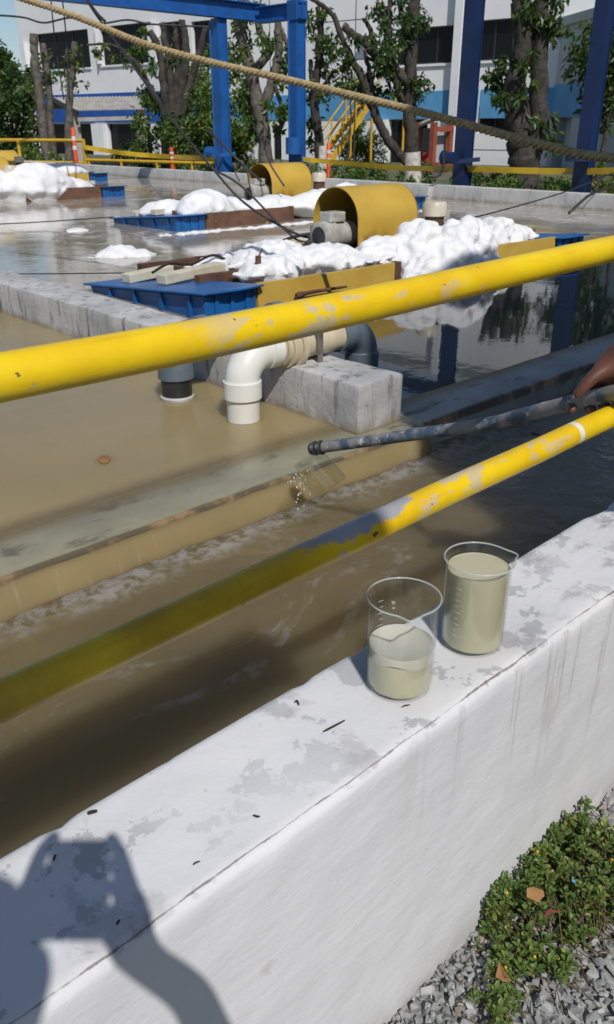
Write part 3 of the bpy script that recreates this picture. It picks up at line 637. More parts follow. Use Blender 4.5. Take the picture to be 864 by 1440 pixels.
#@@SECTION2
# ================================================================== FLOATING AERATORS
def aerator():
    t = thing('floating_aerator', (4.8, 4.3, WL_T), 'nearest floating aerator, the largest ochre hood and blue float close to the cement wall', 'aerator', 'floating aerators in the tank')
    def hull(u0, u1, y0, y1):                                    # blue float: a wedge that sits lower at its far end
        z0, zf, zb = WL_T - .08, -.047, -.150; mb = MB(); e = .03
        def top(y): return zf + (zb - zf) * (y - y0) / (y1 - y0)
        a = [(u0 + .012, y0 + .008), (u1 - .01, y0 + .008), (u1 - .02, y1 - .03), (u0 + .03, y1 - .03)]
        b = [(u0, y0), (u1, y0), (u1, y1), (u0, y1)]
        mb.hexa([(x, y, z0) for x, y in a] + [(x, y, top(y)) for x, y in b])
        o = mb.build('float', M['float_blue'], t, bevel=.012)
        d = MB(); ed = [(u0 - e, y0 - e)] + [(u0 - e + (u1 - u0 + 2 * e) * q, y0 - e - .035 * math.sin(math.pi * q)) for q in (.2, .4, .6, .8)] + [(u1 + e, y0 - e), (u1 + e, y1 + e), (u0 - e + .01, y1 + e * 1.6)]
        d.prism([(x, y, top(y) + .001) for x, y in ed], (0, 0, .012)); d.build('deck_plate', M['float_blue'], o, bevel=.004)
        for i in range(4):
            y = y0 + .14 + i * (y1 - y0 - .4) / 3; r_ = MB(); r_.box((u0 - .010, y - .012, z0 + .06), (u0 + .03, y + .012, top(y) - .006)); r_.build('rib', M['float_blue'], o)
        for i in range(3):
            x = u0 + .08 + i * (u1 - u0 - .16) / 2; r_ = MB(); r_.box((x - .012, y0 - .010, z0 + .06), (x + .012, y0 + .03, zf - .006)); r_.build('rib', M['float_blue'], o)
    hull(2.70, 3.08, 3.69, 4.95); hull(6.36, 6.76, 3.69, 4.95)
    for (u0, u1, y, z, r_) in ((2.79, 3.15, 4.64, -.108, .03), (2.81, 3.33, 4.27, -.073, .08), (5.9, 6.66, 4.45, -.06, .02), (5.45, 5.8, 4.5, -.02, .02)):
        mb = MB(); mb.bar((u0, y, z + .028), (u1, y + r_, z + .045), .085, .055); mb.build('plank', M['plank'], t, bevel=.004)
    def board(u0, u1, y, z0, z1, m, nm='side_board', th=.03):
        mb = MB(); n = max(2, int((u1 - u0) / .12)); top = []
        poly = [(u0, y, z0), (u1, y, z0)] + [(u1 - (u1 - u0) * i / n, y, z1 + .006 * noise.noise((u1 * 3 - i * .7, y, 1))) for i in range(n + 1)]
        mb.prism(poly, (0, th, 0)); return mb.build(nm, m, t)
    board(3.095, 4.30, 3.70, -.22, -.035, M['ochre']); board(5.24, 6.345, 3.72, -.22, -.03, M['ochre'])
    mb = MB(); mb.box((4.301, 3.692, -.22), (4.36, 3.745, -.03)); mb.build('rusty_end', M['rust'], t, bevel=.006)
    mb = MB(); mb.box((5.10, 3.712, -.22), (5.236, 3.76, -.035)); mb.build('rusty_end', M['rust'], t, bevel=.006)
    board(3.0, 6.7, 4.14, -.20, -.03, M['rust'], 'cross_beam', .05); board(3.0, 6.7, 4.78, -.20, -.03, M['rust'], 'cross_beam', .05)
    for u in (3.25, 4.2, 5.3, 6.25):
        mb = MB(); mb.box((u - .03, 3.735, -.19), (u + .03, 4.78, -.06)); mb.build('cross_brace', M['rust'], t)
    # hood: rolled sheet over the rotor, open at the end that faces the wall
    cy, r0, zb, zs = 4.47, .235, -.06, .165; mb = MB(); out = []; inn = []
    sec = [(cy - r0 - .005, zb)] + [(cy + r0 * math.cos(a), zs + r0 * math.sin(a)) for a in np.linspace(math.pi, 0, 28)] + [(cy + r0 + .005, zb)]
    u0, u1 = 4.50, 5.17; nn = len(sec); k = 0; th = .006
    for u in (u0, u1):
        for (y, z) in sec: mb.v.append((u, y, z))
        for (y, z) in sec:
            d = Vector((0, y - cy, max(0, z - zs))).normalized() * th; mb.v.append((u, y - d.y, z - d.z))
    for i in range(nn - 1):
        mb.f += [(i, i + 1, 2 * nn + i + 1, 2 * nn + i), (nn + i, 3 * nn + i, 3 * nn + i + 1, nn + i + 1), (i, nn + i, nn + i + 1, i + 1), (2 * nn + i, 2 * nn + i + 1, 3 * nn + i + 1, 3 * nn + i)]
    hood = mb.build('hood', M['hood'], t, 40)
    mb = MB(); mb.prism([(u1 - .012, y, z) for y, z in sec], (.011, 0, 0)); mb.build('end_plate', M['hood'], hood)
    mb = MB(); mb.box((u0 - .03, cy - .33, -.075), (u1 + .05, cy + .33, -.055)); mb.build('base_plate', M['rust'], t)
    # motor in the mouth of the hood
    mo = MB(); mo.tube([(4.30, cy - .03, .07), (4.31, cy - .03, .07), (4.42, cy - .03, .07), (4.44, cy - .03, .07), (4.62, cy - .03, .07)], [.085, .105, .108, .095, .09], 24); motor = mo.build('motor', M['motor'], t, 40)
    mb = MB(); mb.tube([(4.285, cy - .03, .07), (4.30, cy - .03, .07)], [.02, .07], 20); mb.build('fan_cover', M['dark_metal'], motor, 40)
    mb = MB(); mb.box((4.36, cy - .09, .165), (4.52, cy + .03, .235)); mb.build('terminal_box', M['motor'], motor, bevel=.01)
    mb = MB(); mb.box((4.34, cy - .12, -.056), (4.56, cy + .06, -.02)); mb.build('motor_foot', M['dark_metal'], motor)
    mb = MB(); mb.tube([(4.6, cy, .07), (5.2, cy, .07)], .03, 12)
    for i in range(5):
        for a in range(6):
            u = 4.68 + i * .1; an = a * math.pi / 3 + i; mb.bar((u, cy, .07), (u, cy + .15 * math.cos(an), .07 + .12 * math.sin(an)), .04, .006, Vector((1, 0, 0)))
    mb.build('rotor', M['dark_metal'], t)
    # capped breather post
    mb = MB(); mb.tube([(5.02, 3.96, -.06), (5.02, 3.96, .21)], .07, 24); pp = mb.build('breather_post', M['rust'], t, 40)
    mb = MB(); mb.tube([(5.02, 3.96, .20), (5.02, 3.96, .205), (5.02, 3.96, .285), (5.02, 3.96, .30)], [.085, .09, .088, .075], 24); mb.build('cap', M['white_cap'], pp, 40)
    mb = MB(); mb.tube(curve_pts([(2.9, 4.5, -.04), (3.05, 4.52, .0), (3.2, 4.50, -.02), (3.34, 4.45, .03), (3.46, 4.42, -.02)], 20), .009, 6); mb.build('rope_scrap', M['twig'], t, 60)
    mb = MB(); mb.tube([(3.30, 3.94, -.04), (3.305, 3.94, .08)], .018, 8); mb.tube([(3.305, 3.94, .07), (3.33, 3.93, .12)], .006, 6); mb.build('eye_bolt', M['rust'], t, 60)
    return t
def hood_mat():
    s = NT('ochre_hood_paint'); P = s.xyz()
    c = s.mix(s.ramp(s.noise(3, 7), 0.3, 0.7), (0.56, 0.37, 0.055), (0.47, 0.29, 0.04))
    st = s.math('MULTIPLY', s.ramp(s.math('ADD', P[2], s.math('MULTIPLY', s.noise(5, 6), 0.2)), 0.24, 0.05), s.ramp(s.noise(6, 7, 0.6, s.map((1, 1, .6))), 0.46, 0.6))
    c = s.mix(st, c, (0.09, 0.045, 0.02)); c = s.mix(s.ramp(s.noise(10, 8, .7), .66, .70), c, (0.2, 0.09, 0.03))
    s.set(col=c, rough=0.5); s.bump(s.noise(40, 5), 0.15, 0.003); return s.m
M['hood'] = hood_mat()
M['rust_board'] = paint('rusty_board', (0.17, 0.085, 0.05), (0.10, 0.055, 0.035), 7, 0.85, 0.4, 30, wear=(0.42, 0.28, 0.06), wear_at=0.64)
AER0 = aerator()
AER_OFF = [(2.40, 3.70), (0.62, 8.35), (2.6, 12.2)]
for (dx, dy), lab in zip(AER_OFF, ('second floating aerator from the cement wall, its blue float left of the ochre hood', 'floating aerator at the left edge whose rusty beam ends near a tall foam heap', 'farthest floating aerator, a small blue float by the far concrete wall')):
    c = copy_tree(AER0, Vector((dx, dy, 0))); c['label'] = lab
    for ch in c.children:                                        # these two carry weathered, rusty boards
        if ch.name.startswith('side_board') and dx != 2.6: ch.data = ch.data.copy(); ch.data.materials[0] = M['rust_board']

# ------------------------------------------------------------------ foam heaps
ICO = None
def ico(sub):
    bm = bmesh.new(); bmesh.ops.create_icosphere(bm, subdivisions=sub, radius=1); V = np.array([v.co[:] for v in bm.verts]); F = np.array([[v.index for v in f.verts] for f in bm.faces]); bm.free(); return V, F
IV, IF = ico(2)
def foam(blobs, label, voxel=.015, seed=1, group='heaps of white foam'):
    r_ = np.random.default_rng(seed); V = []; F = []; k = 0
    for (u, n, ru, rn, z0, h) in blobs:
        V.append(IV * (ru * .93, rn * .93, h * .9) + (u, n, z0)); F.append(IF + k); k += len(IV)
        for i in range(int(60 + 900 * ru * (h + rn))):
            a = r_.uniform(0, 6.283); e = math.acos(r_.uniform(0.0, 1)); q = (.014 + .045 * r_.random() ** 2) * min(1, .55 + h * 1.8)
            p = (u + ru * math.cos(a) * math.sin(e), n + rn * math.sin(a) * math.sin(e), z0 + h * math.cos(e) - q * .35)
            V.append(IV * q * (1, 1, .9) + p); F.append(IF + k); k += len(IV)
        for i in range(int(50 * (ru + rn))):                      # ragged skirt of loose froth
            a = r_.uniform(0, 6.283); d = 1 + abs(r_.normal(0, .16)); q = r_.uniform(.012, .03); zz = WL_T + .004 if (z0 < -.15) else z0 + .035
            V.append(IV * q * (1.5, 1.5, .55) + (u + ru * d * math.cos(a), n + rn * d * math.sin(a), zz)); F.append(IF + k); k += len(IV)
    me = np_mesh('foam', np.concatenate(V), np.concatenate(F)); o = link_mesh('foam', me, M['foam'])
    m = o.modifiers.new('fuse', 'REMESH'); m.mode = 'VOXEL'; m.voxel_size = voxel; m.use_smooth_shade = True
    m = o.modifiers.new('soften', 'SMOOTH'); m.iterations = 7; m.factor = .55
    return tag(o, label, 'foam', group, 'stuff')
foam([(3.42, 3.98, .20, .12, -.06, .13), (3.70, 4.25, .32, .25, -.06, .16), (4.05, 4.1, .25, .22, -.06, .13), (3.55, 4.5, .30, .2, -.08, .10), (3.95, 4.55, .3, .2, -.06, .12), (4.2, 3.95, .25, .15, -.05, .06)],
     'low white foam heap beside the planks of the nearest blue float', seed=3)
foam([(4.50, 3.98, .25, .18, -.08, .17), (4.78, 3.88, .26, .22, -.10, .29), (5.08, 3.72, .25, .22, -.12, .32), (4.86, 3.62, .24, .16, -.19, .26), (5.2, 3.66, .12, .15, -.19, .28), (4.62, 3.70, .2, .1, -.17, .17), (5.02, 3.56, .2, .10, -.19, .13)],
     'tallest white foam heap, spilling between the ochre boards in front of the hood', seed=4)
foam([(5.95, 4.05, .30, .17, -.08, .20), (5.65, 4.02, .22, .15, -.08, .12), (6.25, 4.05, .2, .14, -.08, .12)], 'rounded foam heap behind the right ochre board', seed=5)
foam([(5.75, 7.75, .34, .25, -.08, .25), (5.5, 8.15, .3, .25, -.08, .15), (6.2, 7.9, .3, .2, -.08, .15), (7.35, 7.55, .5, .22, -.08, .20), (7.85, 7.6, .25, .2, -.05, .22), (6.7, 7.7, .4, .2, -.08, .16), (8.2, 7.7, .3, .2, -.08, .15)],
     'foam heaps along the second aerator, below the smaller ochre hood', .03, 6)
foam([(5.1, 12.4, .7, .3, -.08, .40), (6.0, 12.3, .6, .3, -.08, .40), (6.6, 12.45, .4, .25, -.08, .18), (4.2, 12.4, .6, .4, -.08, .35), (5.4, 13.2, .6, .3, -.08, .35)], 'broad high foam heap at the left edge of the tank', .035, 7)
foam([(8.6, 16.3, .5, .3, -.05, .22), (7.9, 16.2, .4, .2, -.08, .14)], 'small peaked foam heap near the far wall at left', .035, 8)
foam([(3.73, 6.27, .20, .13, WL_T - .02, .10), (3.86, 6.15, .10, .09, WL_T - .02, .07)], 'small foam island adrift on the open water', .02, 9)
foam([(6.2, 7.15, .6, .07, WL_T - .03, .045), (5.2, 7.2, .4, .07, WL_T - .03, .045), (7.3, 7.1, .7, .07, WL_T - .03, .05), (8.3, 7.15, .5, .07, WL_T - .03, .045)], 'thin foam line on the water before the second aerator', .022, 10)
foam([(7.1, 9.3, .25, .15, WL_T - .02, .09), (6.6, 9.9, .15, .1, WL_T - .02, .05), (4.4, 8.2, .12, .1, WL_T - .02, .05)], 'scattered foam flecks on the water beyond the second aerator', .025, 11)
#@@SECTION3
# ================================================================== BLUE GANTRIES OVER THE TANK
def hcol(mb, x, y, z0, z1, w):                                  # H-section column
    f = w * .09
    mb.box((x - w / 2, y - w / 2, z0), (x - w / 2 + f, y + w / 2, z1)); mb.box((x + w / 2 - f, y - w / 2, z0), (x + w / 2, y + w / 2, z1)); mb.box((x - w / 2 + f, y - f / 2, z0), (x + w / 2 - f, y + f / 2, z1))
def column(t, x, y, z1, w, m, clamp=None):
    mb = MB(); mb.box((x - w / 2, y - w / 2, GZ), (x + w / 2, y + w / 2, z1)); c = mb.build('column', m, t, bevel=.012)
    for sx in (-1, 1):                                           # flanges stand proud of the boxed web
        mb = MB(); mb.box((x + sx * w * .53 - .012, y - w * .56, GZ), (x + sx * w * .53 + .012, y + w * .56, z1 - .003)); mb.build('flange', m, c)
    mb = MB(); mb.box((x - w * .8, y - w * .8, GZ), (x + w * .8, y + w * .8, GZ + .03)); mb.build('base_plate', m, c)
    return c
gb = thing('gantry', (11.2, 14.0, GZ), 'bright blue steel gantry at left with a long beam over the tank', 'gantry', 'blue steel gantries over the tank')
p1 = atf(316, 237, 17.8); p2 = atf(419, 243, 17.6)
column(gb, p1.x, p1.y, 2.66, .19, M['blue']); column(gb, p2.x, p2.y, 2.62, .20, M['blue'])
def ibeam(a, b, h, w, m, nm='beam'):
    mb = MB(); a = Vector(a); b = Vector(b); t = h * .07
    mb.bar(a + UP * (h - t / 2), b + UP * (h - t / 2), w, t); mb.bar(a + UP * t / 2, b + UP * t / 2, w, t); mb.bar(a + UP * h / 2, b + UP * h / 2, w * .16, h - 2 * t - .002); return mb.build(nm, m, gb)
B0 = atf(366, 27, 18.4); Bd = Vector((-1, .012, 0)).normalized()
ibeam((B0.x, B0.y, 2.665), (B0.x - 16.5, B0.y + .2, 2.665), .30, .20, M['blue'])
ibeam((p2.x, p2.y - .16, 2.625), (B0.x - .1, B0.y - .11, 2.625), .27, .20, M['blue'], 'cross_beam')
mb = MB(); mb.box((p2.x - .14, p2.y - .14, 2.60), (p2.x + .14, p2.y + .14, 2.93)); mb.build('corner_joint', M['blue'], gb, bevel=.01)
for (x, y) in ((p1.x, p1.y), (p2.x, p2.y)):
    mb = MB(); mb.tube([(x - .2, y + .02, GZ), (x - .2, y + .02, 2.60)], .02, 8); mb.build('conduit', M['blue'], gb, 60)
def winch(c, parent, m):
    mb = MB(); mb.tube([Vector(c) + Vector((0, -.09, 0)), Vector(c) + Vector((0, .12, 0))], .085, 18); o = mb.build('winch', m, parent, 40)
    q = MB(); q.tube([Vector(c) + Vector((0, .121, 0)), Vector(c) + Vector((0, .145, 0))], .105, 18); q.build('drum_flange', m, o, 40)
    q = MB(); q.bar(Vector(c) + Vector((.1, 0, -.06)), Vector(c) + Vector((.34, -.3, -.02)), .05, .06); q.build('bracket', m, o)
winch(atf(299, 214, 17.5), gb, M['blue'])
mb = MB(); q = atf(414, 205, 17.4); mb.tube([q + UP * .15, q - UP * .15], .17, 14); mb.build('clamp', M['blue'], gb, 40)
gn = thing('gantry', (11.2, 7.3, GZ), 'shaded blue pair of gantry posts standing behind the far wall at right', 'gantry', 'blue steel gantries over the tank')
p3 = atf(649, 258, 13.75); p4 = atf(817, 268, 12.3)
column(gn, p3.x, p3.y, 2.9, .185, M['shaded']); column(gn, p4.x, p4.y, 2.9, .175, M['shaded'])
mb = MB(); mb.bar((p3.x, p3.y + 1, 3.03), (p4.x, p4.y - 3, 3.03), .2, .26); mb.build('beam', M['shaded'], gn)
winch(atf(634, 222, 13.5), gn, M['shaded'])
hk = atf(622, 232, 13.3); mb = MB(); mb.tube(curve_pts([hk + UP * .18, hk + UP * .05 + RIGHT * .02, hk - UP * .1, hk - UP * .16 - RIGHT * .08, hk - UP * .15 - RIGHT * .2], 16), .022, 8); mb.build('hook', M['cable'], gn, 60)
mb = MB(); q = atf(815, 222, 12.1); mb.tube([q + UP * .04, q - UP * .04], .19, 14); mb.build('clamp', M['shaded'], gn, 40)

# ------------------------------------------------------------------ twisted rope slung across the tank
rp = thing('rope', atf(432, 112, 4.6), 'thick tan twisted rope slung across the whole view above the tank', 'rope')
RP = curve_pts([atf(-420, -130, 6.6), atf(30, -2, 5.6), atf(220, 67, 5.1), atf(420, 116, 4.65), atf(600, 160, 4.2), atf(760, 203, 3.75), atf(872, 223, 3.45), atf(1300, 240, 2.6)], 420)
for k in range(3):
    pts = []; d_acc = 0.0
    for i, p in enumerate(RP):
        d = (RP[min(i + 1, 420)] - RP[max(i - 1, 0)]).normalized(); a = d.cross(UP).normalized(); b = a.cross(d)
        if i: d_acc += (p - RP[i - 1]).length
        an = d_acc / .085 * 2 * math.pi + k * 2 * math.pi / 3; pts.append(p + (a * math.cos(an) + b * math.sin(an)) * .0095)
    mb = MB(); mb.tube(pts, .0104, 8); mb.build('strand', M['rope'], rp, 180)

# ------------------------------------------------------------------ cables
def cable(pts, r_, label, n=40, cat='cable', group=None, m=None, name='cable'):
    mb = MB(); mb.tube(curve_pts(pts, n), r_, 8); return tag(mb.build(name, m or M['cable'], None, 180), label, cat, group)
cable([atf(95, -60, 8.2), atf(122, 0, 7.9), atf(180, 82, 7.4), atf(240, 165, 6.9), atf(300, 238, 6.6), atf(350, 290, 6.45), atf(425, 332, 6.3), atf(452, 325, 6.25)], .0095, 'black power cable running down from the beam to the nearest ochre hood')
cable([atf(120, -5, 7.9), atf(136, 18, 7.75), atf(148, 30, 7.7)], .012, 'short black cable end twisted round the sloping power cable at top left', 12)
cable([atf(370, 355, 5.9), atf(400, 338, 6.1), atf(428, 330, 6.25), atf(470, 325, 6.3)], .012, 'black cable lying over the foam into the nearest motor', 20)
cable([atf(300, 238, 6.6), atf(340, 262, 6.5), atf(400, 322, 6.3), atf(428, 340, 6.2), atf(470, 330, 6.3)], .008, 'thin black wire slung beside the sloping power cable', 30)
cable([atf(421, 352, 6.15), atf(436, 335, 6.25), atf(440, 318, 6.3), atf(462, 322, 6.3), atf(484, 312, 6.35)], .008, 'looped black wire at the mouth of the nearest ochre hood', 30)
cable([atf(290, 180, 10.5), atf(320, 210, 10.3), atf(345, 235, 10.2), atf(368, 255, 10.1)], .014, 'dark cable dropping to the smaller ochre hood', 20)
cable([atf(358, 180, 10.6), atf(370, 200, 10.4), atf(380, 230, 10.2), atf(400, 262, 10.1)], .010, 'black wire draped over the top of the smaller ochre hood', 20)
cable([atf(337, 255, 10.1), atf(331, 240, 10.15), atf(338, 228, 10.15), atf(347, 240, 10.1), atf(352, 265, 10)], .008, 'black wire loop at the mouth of the smaller ochre hood', 20)
for k, (x0, x1, lab) in enumerate(((70, 90, 'thin dark wire hanging at top left, nearer the corner of the white building'), (86, 98, 'thin dark wire hanging at top left, beside the first white pillar'))):
    cable([atf(x0, -20, 16), atf(x0 + 8, 60, 16), atf(x1, 140, 16)], .012, lab, 16)
cable([atf(-30, 20, 22), atf(30, 24, 22), atf(62, 32, 22), atf(100, 25, 22), atf(140, 33, 22), atf(180, 28, 22), atf(215, 34, 22), atf(300, 38, 22)], .022, 'sagging black service wires strung across the white building at top left', 50)
cable([atz(-40, 386, WL_T + .05), atz(60, 385, WL_T + .05), atz(190, 384, WL_T + .12), atf(240, 386, 5.6)], .004, 'taut pale line stretched over the water to the nearest float', 20)
cable([atz(-40, 317, WL_T + .05), atz(60, 312, WL_T + .05), atz(160, 305, WL_T + .1)], .006, 'taut line stretched over the water to the second blue float', 12)
cable([atf(570, 325, 8.0), atf(640, 312, 8.6), atf(720, 292, 9.4), atf(800, 268, 10.6), atf(870, 240, 11.4)], .008, 'slack mooring wire from the nearest aerator to the far wall', 24)
cable([atf(800, 300, 10.15), atf(830, 274, 10.4), atf(862, 262, 10.7)], .016, 'dark wire hanging down the far wall at the right edge', 12)

# ================================================================== WHITE OFFICE BUILDING
FO = atf(480, 225, 42); FO.z = 0; FD = Vector((-.157, .987, 0)).normalized(); FN = Vector((-FD.y, FD.x, 0)) 
if FN.dot(FWD) > 0: FN = -FN                                    # faces the tank
def fs(px, py):                                                 # metres along the facade, height
    p = atp(px, py, FO, FN); return (p - FO).dot(FD), p.z
def fp(s_, z, d=0.0): v = FO + FD * s_ + FN * d; return Vector((v.x, v.y, z))
ob = thing('office_building', fp(0, GZ), 'white two storey office building with dark window bays and a blue band', 'building')
def frect(x0, y0, x1, y1):
    ym, xm = (y0 + y1) / 2, (x0 + x1) / 2; a = fs(x0, ym)[0]; b = fs(x1, ym)[0]; return min(a, b), max(a, b), fs(xm, y1)[1], fs(xm, y0)[1]
def fbox(mb, r_, d0, d1):
    s0, s1, z0, z1 = r_; mb.obox(fp(s0, z0, d0), FD * (s1 - s0), FN * (d1 - d0), UP * (z1 - z0))
UPW = [(52, 44, 126, 97), (141, 34, 214, 90), (226, 30, 262, 88), (270, 29, 297, 86), (556, 38, 641, 90), (668, 26, 745, 84)]
LOW = [(60, 174, 136, 231), (153, 174, 214, 231), (222, 170, 300, 232), (546, 168, 600, 238), (672, 150, 716, 187), (382, 176, 396, 236)]
holes = [frect(*q) for q in UPW + LOW]
S0 = fs(40, 150)[0]; S1 = fs(905, 150)[0]; SL, SR = max(S0, S1), min(S0, S1); ZT = 9.4
def wall_with_holes(lo, hi, z0, z1, holes):
    ss = sorted({lo, hi} | {round(h[i], 4) for h in holes for i in (0, 1)}); zs = sorted({z0, z1} | {round(h[i], 4) for h in holes for i in (2, 3)}); mb = MB(); idx = {}
    def vid(s_, z, d):
        k = (round(s_, 4), round(z, 4), d)
        if k not in idx: idx[k] = len(mb.v); mb.v.append(tuple(fp(s_, z, d)))
        return idx[k]
    for a, b in zip(ss[:-1], ss[1:]):
        for c, d in zip(zs[:-1], zs[1:]):
            m_ = ((a + b) / 2, (c + d) / 2)
            if any(h[0] < m_[0] < h[1] and h[2] < m_[1] < h[3] for h in holes): continue
            mb.f.append((vid(a, c, 0), vid(b, c, 0), vid(b, d, 0), vid(a, d, 0)))
    for h in holes:
        s0, s1, c, d = h
        for p, q in (((s0, c), (s1, c)), ((s1, c), (s1, d)), ((s1, d), (s0, d)), ((s0, d), (s0, c))):
            mb.f.append((vid(*p, 0), vid(*q, 0), vid(*q, -.35), vid(*p, -.35)))
    me = bpy.data.meshes.new('wall'); me.from_pydata(mb.v, [], mb.f); return link_mesh('wall', me, M['white_wall'], ob)
wall_with_holes(SR, SL, GZ - .1, ZT, holes)
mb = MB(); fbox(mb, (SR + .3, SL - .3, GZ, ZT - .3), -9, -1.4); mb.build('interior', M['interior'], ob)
mb = MB(); fbox(mb, (SL - .30, SL, GZ - .1, ZT), -9, -.002); mb.build('end_wall', M['white_wall'], ob)
mb = MB(); fbox(mb, (SR, SR + .30, GZ - .1, ZT), -9, -.002); mb.build('end_wall', M['white_wall'], ob)
mb = MB(); fbox(mb, (SR - .1, SL + .1, ZT, ZT + .2), -9.1, .25); mb.build('roof', M['white_wall'], ob)
for i, h in enumerate(holes):
    up = i < len(UPW); s0, s1, z0, z1 = h; mb = MB()
    nb = 3 if (up and (s1 - s0) > 2) else 2
    for k in range(nb + 1):
        c = s0 + (s1 - s0) * k / nb; c = min(max(c, s0 + .035), s1 - .035); mb.obox(fp(c - .03, z0 + .002, -.27), FD * .06, FN * .05, UP * (z1 - z0 - .004))
    for z in (z0 + .032, z1 - .032): mb.obox(fp(s0 + .07, z - .03, -.272), FD * (s1 - s0 - .14), FN * .05, UP * .06)
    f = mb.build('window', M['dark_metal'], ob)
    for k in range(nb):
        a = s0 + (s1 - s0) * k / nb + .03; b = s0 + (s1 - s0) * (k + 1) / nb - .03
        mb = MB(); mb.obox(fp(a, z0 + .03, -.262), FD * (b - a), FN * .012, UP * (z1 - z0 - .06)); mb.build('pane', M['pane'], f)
    if up:
        mb = MB(); mb.obox(fp(s0 - .05, z0 - .10, -.1), FD * (s1 - s0 + .1), FN * .18, UP * .09); mb.build('sill', M['white_wall'], f)
zb1 = fs(600, 128)[1]; zb0 = fs(600, 167)[1]
s300 = fs(318, 150)[0]
def fband(lo, hi, z0, z1, d, m, nm): mb = MB(); fbox(mb, (lo, hi, z0, z1), .002, d); mb.build(nm, m, ob)
fband(SR, fs(676, 150)[0], zb0, zb1, .045, M['band_blue'], 'blue_band'); fband(fs(672, 150)[0], s300, max(zb0, holes[9][3] + .002), zb1, .04, M['band_blue'], 'blue_band')
fband(s300 + .01, SL + .01, fs(150, 172)[1], fs(150, 131)[1], .05, M['band_deep'], 'deep_blue_band')
for (x0, x1, dd) in ((641, 652, .4),):
    a = fs(x1, 100)[0]; b = fs(x0, 100)[0]; mb = MB(); fbox(mb, (min(a, b), max(a, b), GZ, ZT), .05, dd); mb.build('pilaster', M['white_wall'], ob)
for (x, y0, y1) in ((500, -40, 126), (380, -40, 126), (655, 186, 238)):
    a = fs(x, 60)[0]; mb = MB(); fbox(mb, (a - .02, a + .02, fs(x, y1)[1], fs(x, y0)[1]), .002, .006); mb.build('panel_joint', M['interior'], ob)
for (x0, x1, y) in ((436, 556, 28), (436, 556, 84), (656, 668, 100), (660, 730, 211)):
    a, b = fs(x1, y)[0], fs(x0, y)[0]; z = fs((x0 + x1) / 2, y)[1]; mb = MB(); fbox(mb, (min(a, b), max(a, b), z - .015, z + .015), .002, .0055); mb.build('panel_joint', M['interior'], ob)
r_ = frect(513, 49, 526, 60); mb = MB(); fbox(mb, r_, .01, .35); ac = mb.build('air_conditioner', M['band'], ob, bevel=.02)
mb = MB(); fbox(mb, (r_[0] + .06, r_[1] - .06, r_[2] + .06, r_[3] - .06), .352, .36); mb.build('grille', M['dark_metal'], ac)
for (x0, y0, x1, y1) in ((44, 60, 50, 232), (136, 174, 152, 226), (526, 168, 546, 240), (214, 36, 224, 90), (140, 30, 141, 90)):
    a, b, z0, z1 = frect(x0, y0, x1, y1); mb = MB(); fbox(mb, (a, b, max(z0, GZ), z1), .003, .30); mb.build('pillar', M['white_wall'], ob)
for y in (226, 231.5):                                           # low steps at the ground floor
    pass

# ------------------------------------------------------------------ grey annex wing at right, turned towards the tank
AD = (RIGHT * -.145 + FWD * .99).normalized(); AO = atp(769, 230, FO, FN); AO.z = 0; AO = AO + FN * .05; AN = Vector((-AD.y, AD.x, 0))
if AN.dot(RIGHT) > 0: AN = -AN
def aps(px, py): p = atp(px, py, AO, AN); return (AO - p).dot(AD), p.z
def app(s_, z, d=0.0): v = AO - AD * s_ + AN * d; return Vector((v.x, v.y, z))
an = thing('annex', app(4, GZ), 'grey sheet clad annex wing with a blue band, in shade at the right edge', 'building')
zt = aps(790, 38)[1]; za1 = aps(800, 117)[1]; za0 = aps(800, 165)[1]; LEN = 26
def abox(mb, s0, s1, z0, z1, d0, d1): mb.obox(app(s0, z0, d0), -AD * (s1 - s0), AN * (d1 - d0), UP * (z1 - z0))
mb = MB(); abox(mb, .02, LEN, za0, zt, -9, 0); mb.build('upper_wall', M['annex'], an)
mb = MB(); abox(mb, .02, LEN + .1, zt + .002, zt + .30, -9.1, .14); mb.build('parapet', M['annex'], an)
mb = MB(); abox(mb, .02, LEN, za0 + .01, za1, .002, .03); mb.build('blue_band', M['band_blue'], an)
dr0 = aps(778, 200)[0]; dr1 = aps(800, 200)[0]
mb = MB(); abox(mb, .02, dr0, GZ, za0 - .002, -9, -.01); mb.build('lower_wall', M['annex'], an)
mb = MB(); abox(mb, dr1, LEN, GZ, za0 - .002, -9, -.01); mb.build('lower_wall', M['annex'], an)
mb = MB(); abox(mb, dr0 + .01, dr1 - .01, GZ, za0 - .004, -1.2, -.9); mb.build('door', M['interior'], an)
a0 = aps(803, 100); a1 = aps(852, 100)
for s_, e, z0, z1 in ((a0[0], a0[0] + .12, aps(803, 112)[1], aps(803, 76)[1]), (a0[0] + .12, a1[0], aps(803, 76)[1] - .1, aps(803, 76)[1]), (a0[0] + .12, a1[0], aps(803, 112)[1], aps(803, 112)[1] + .1)):
    mb = MB(); abox(mb, s_, e, z0, z1, .004, .07); mb.build('frame_strip', M['annex'], an)

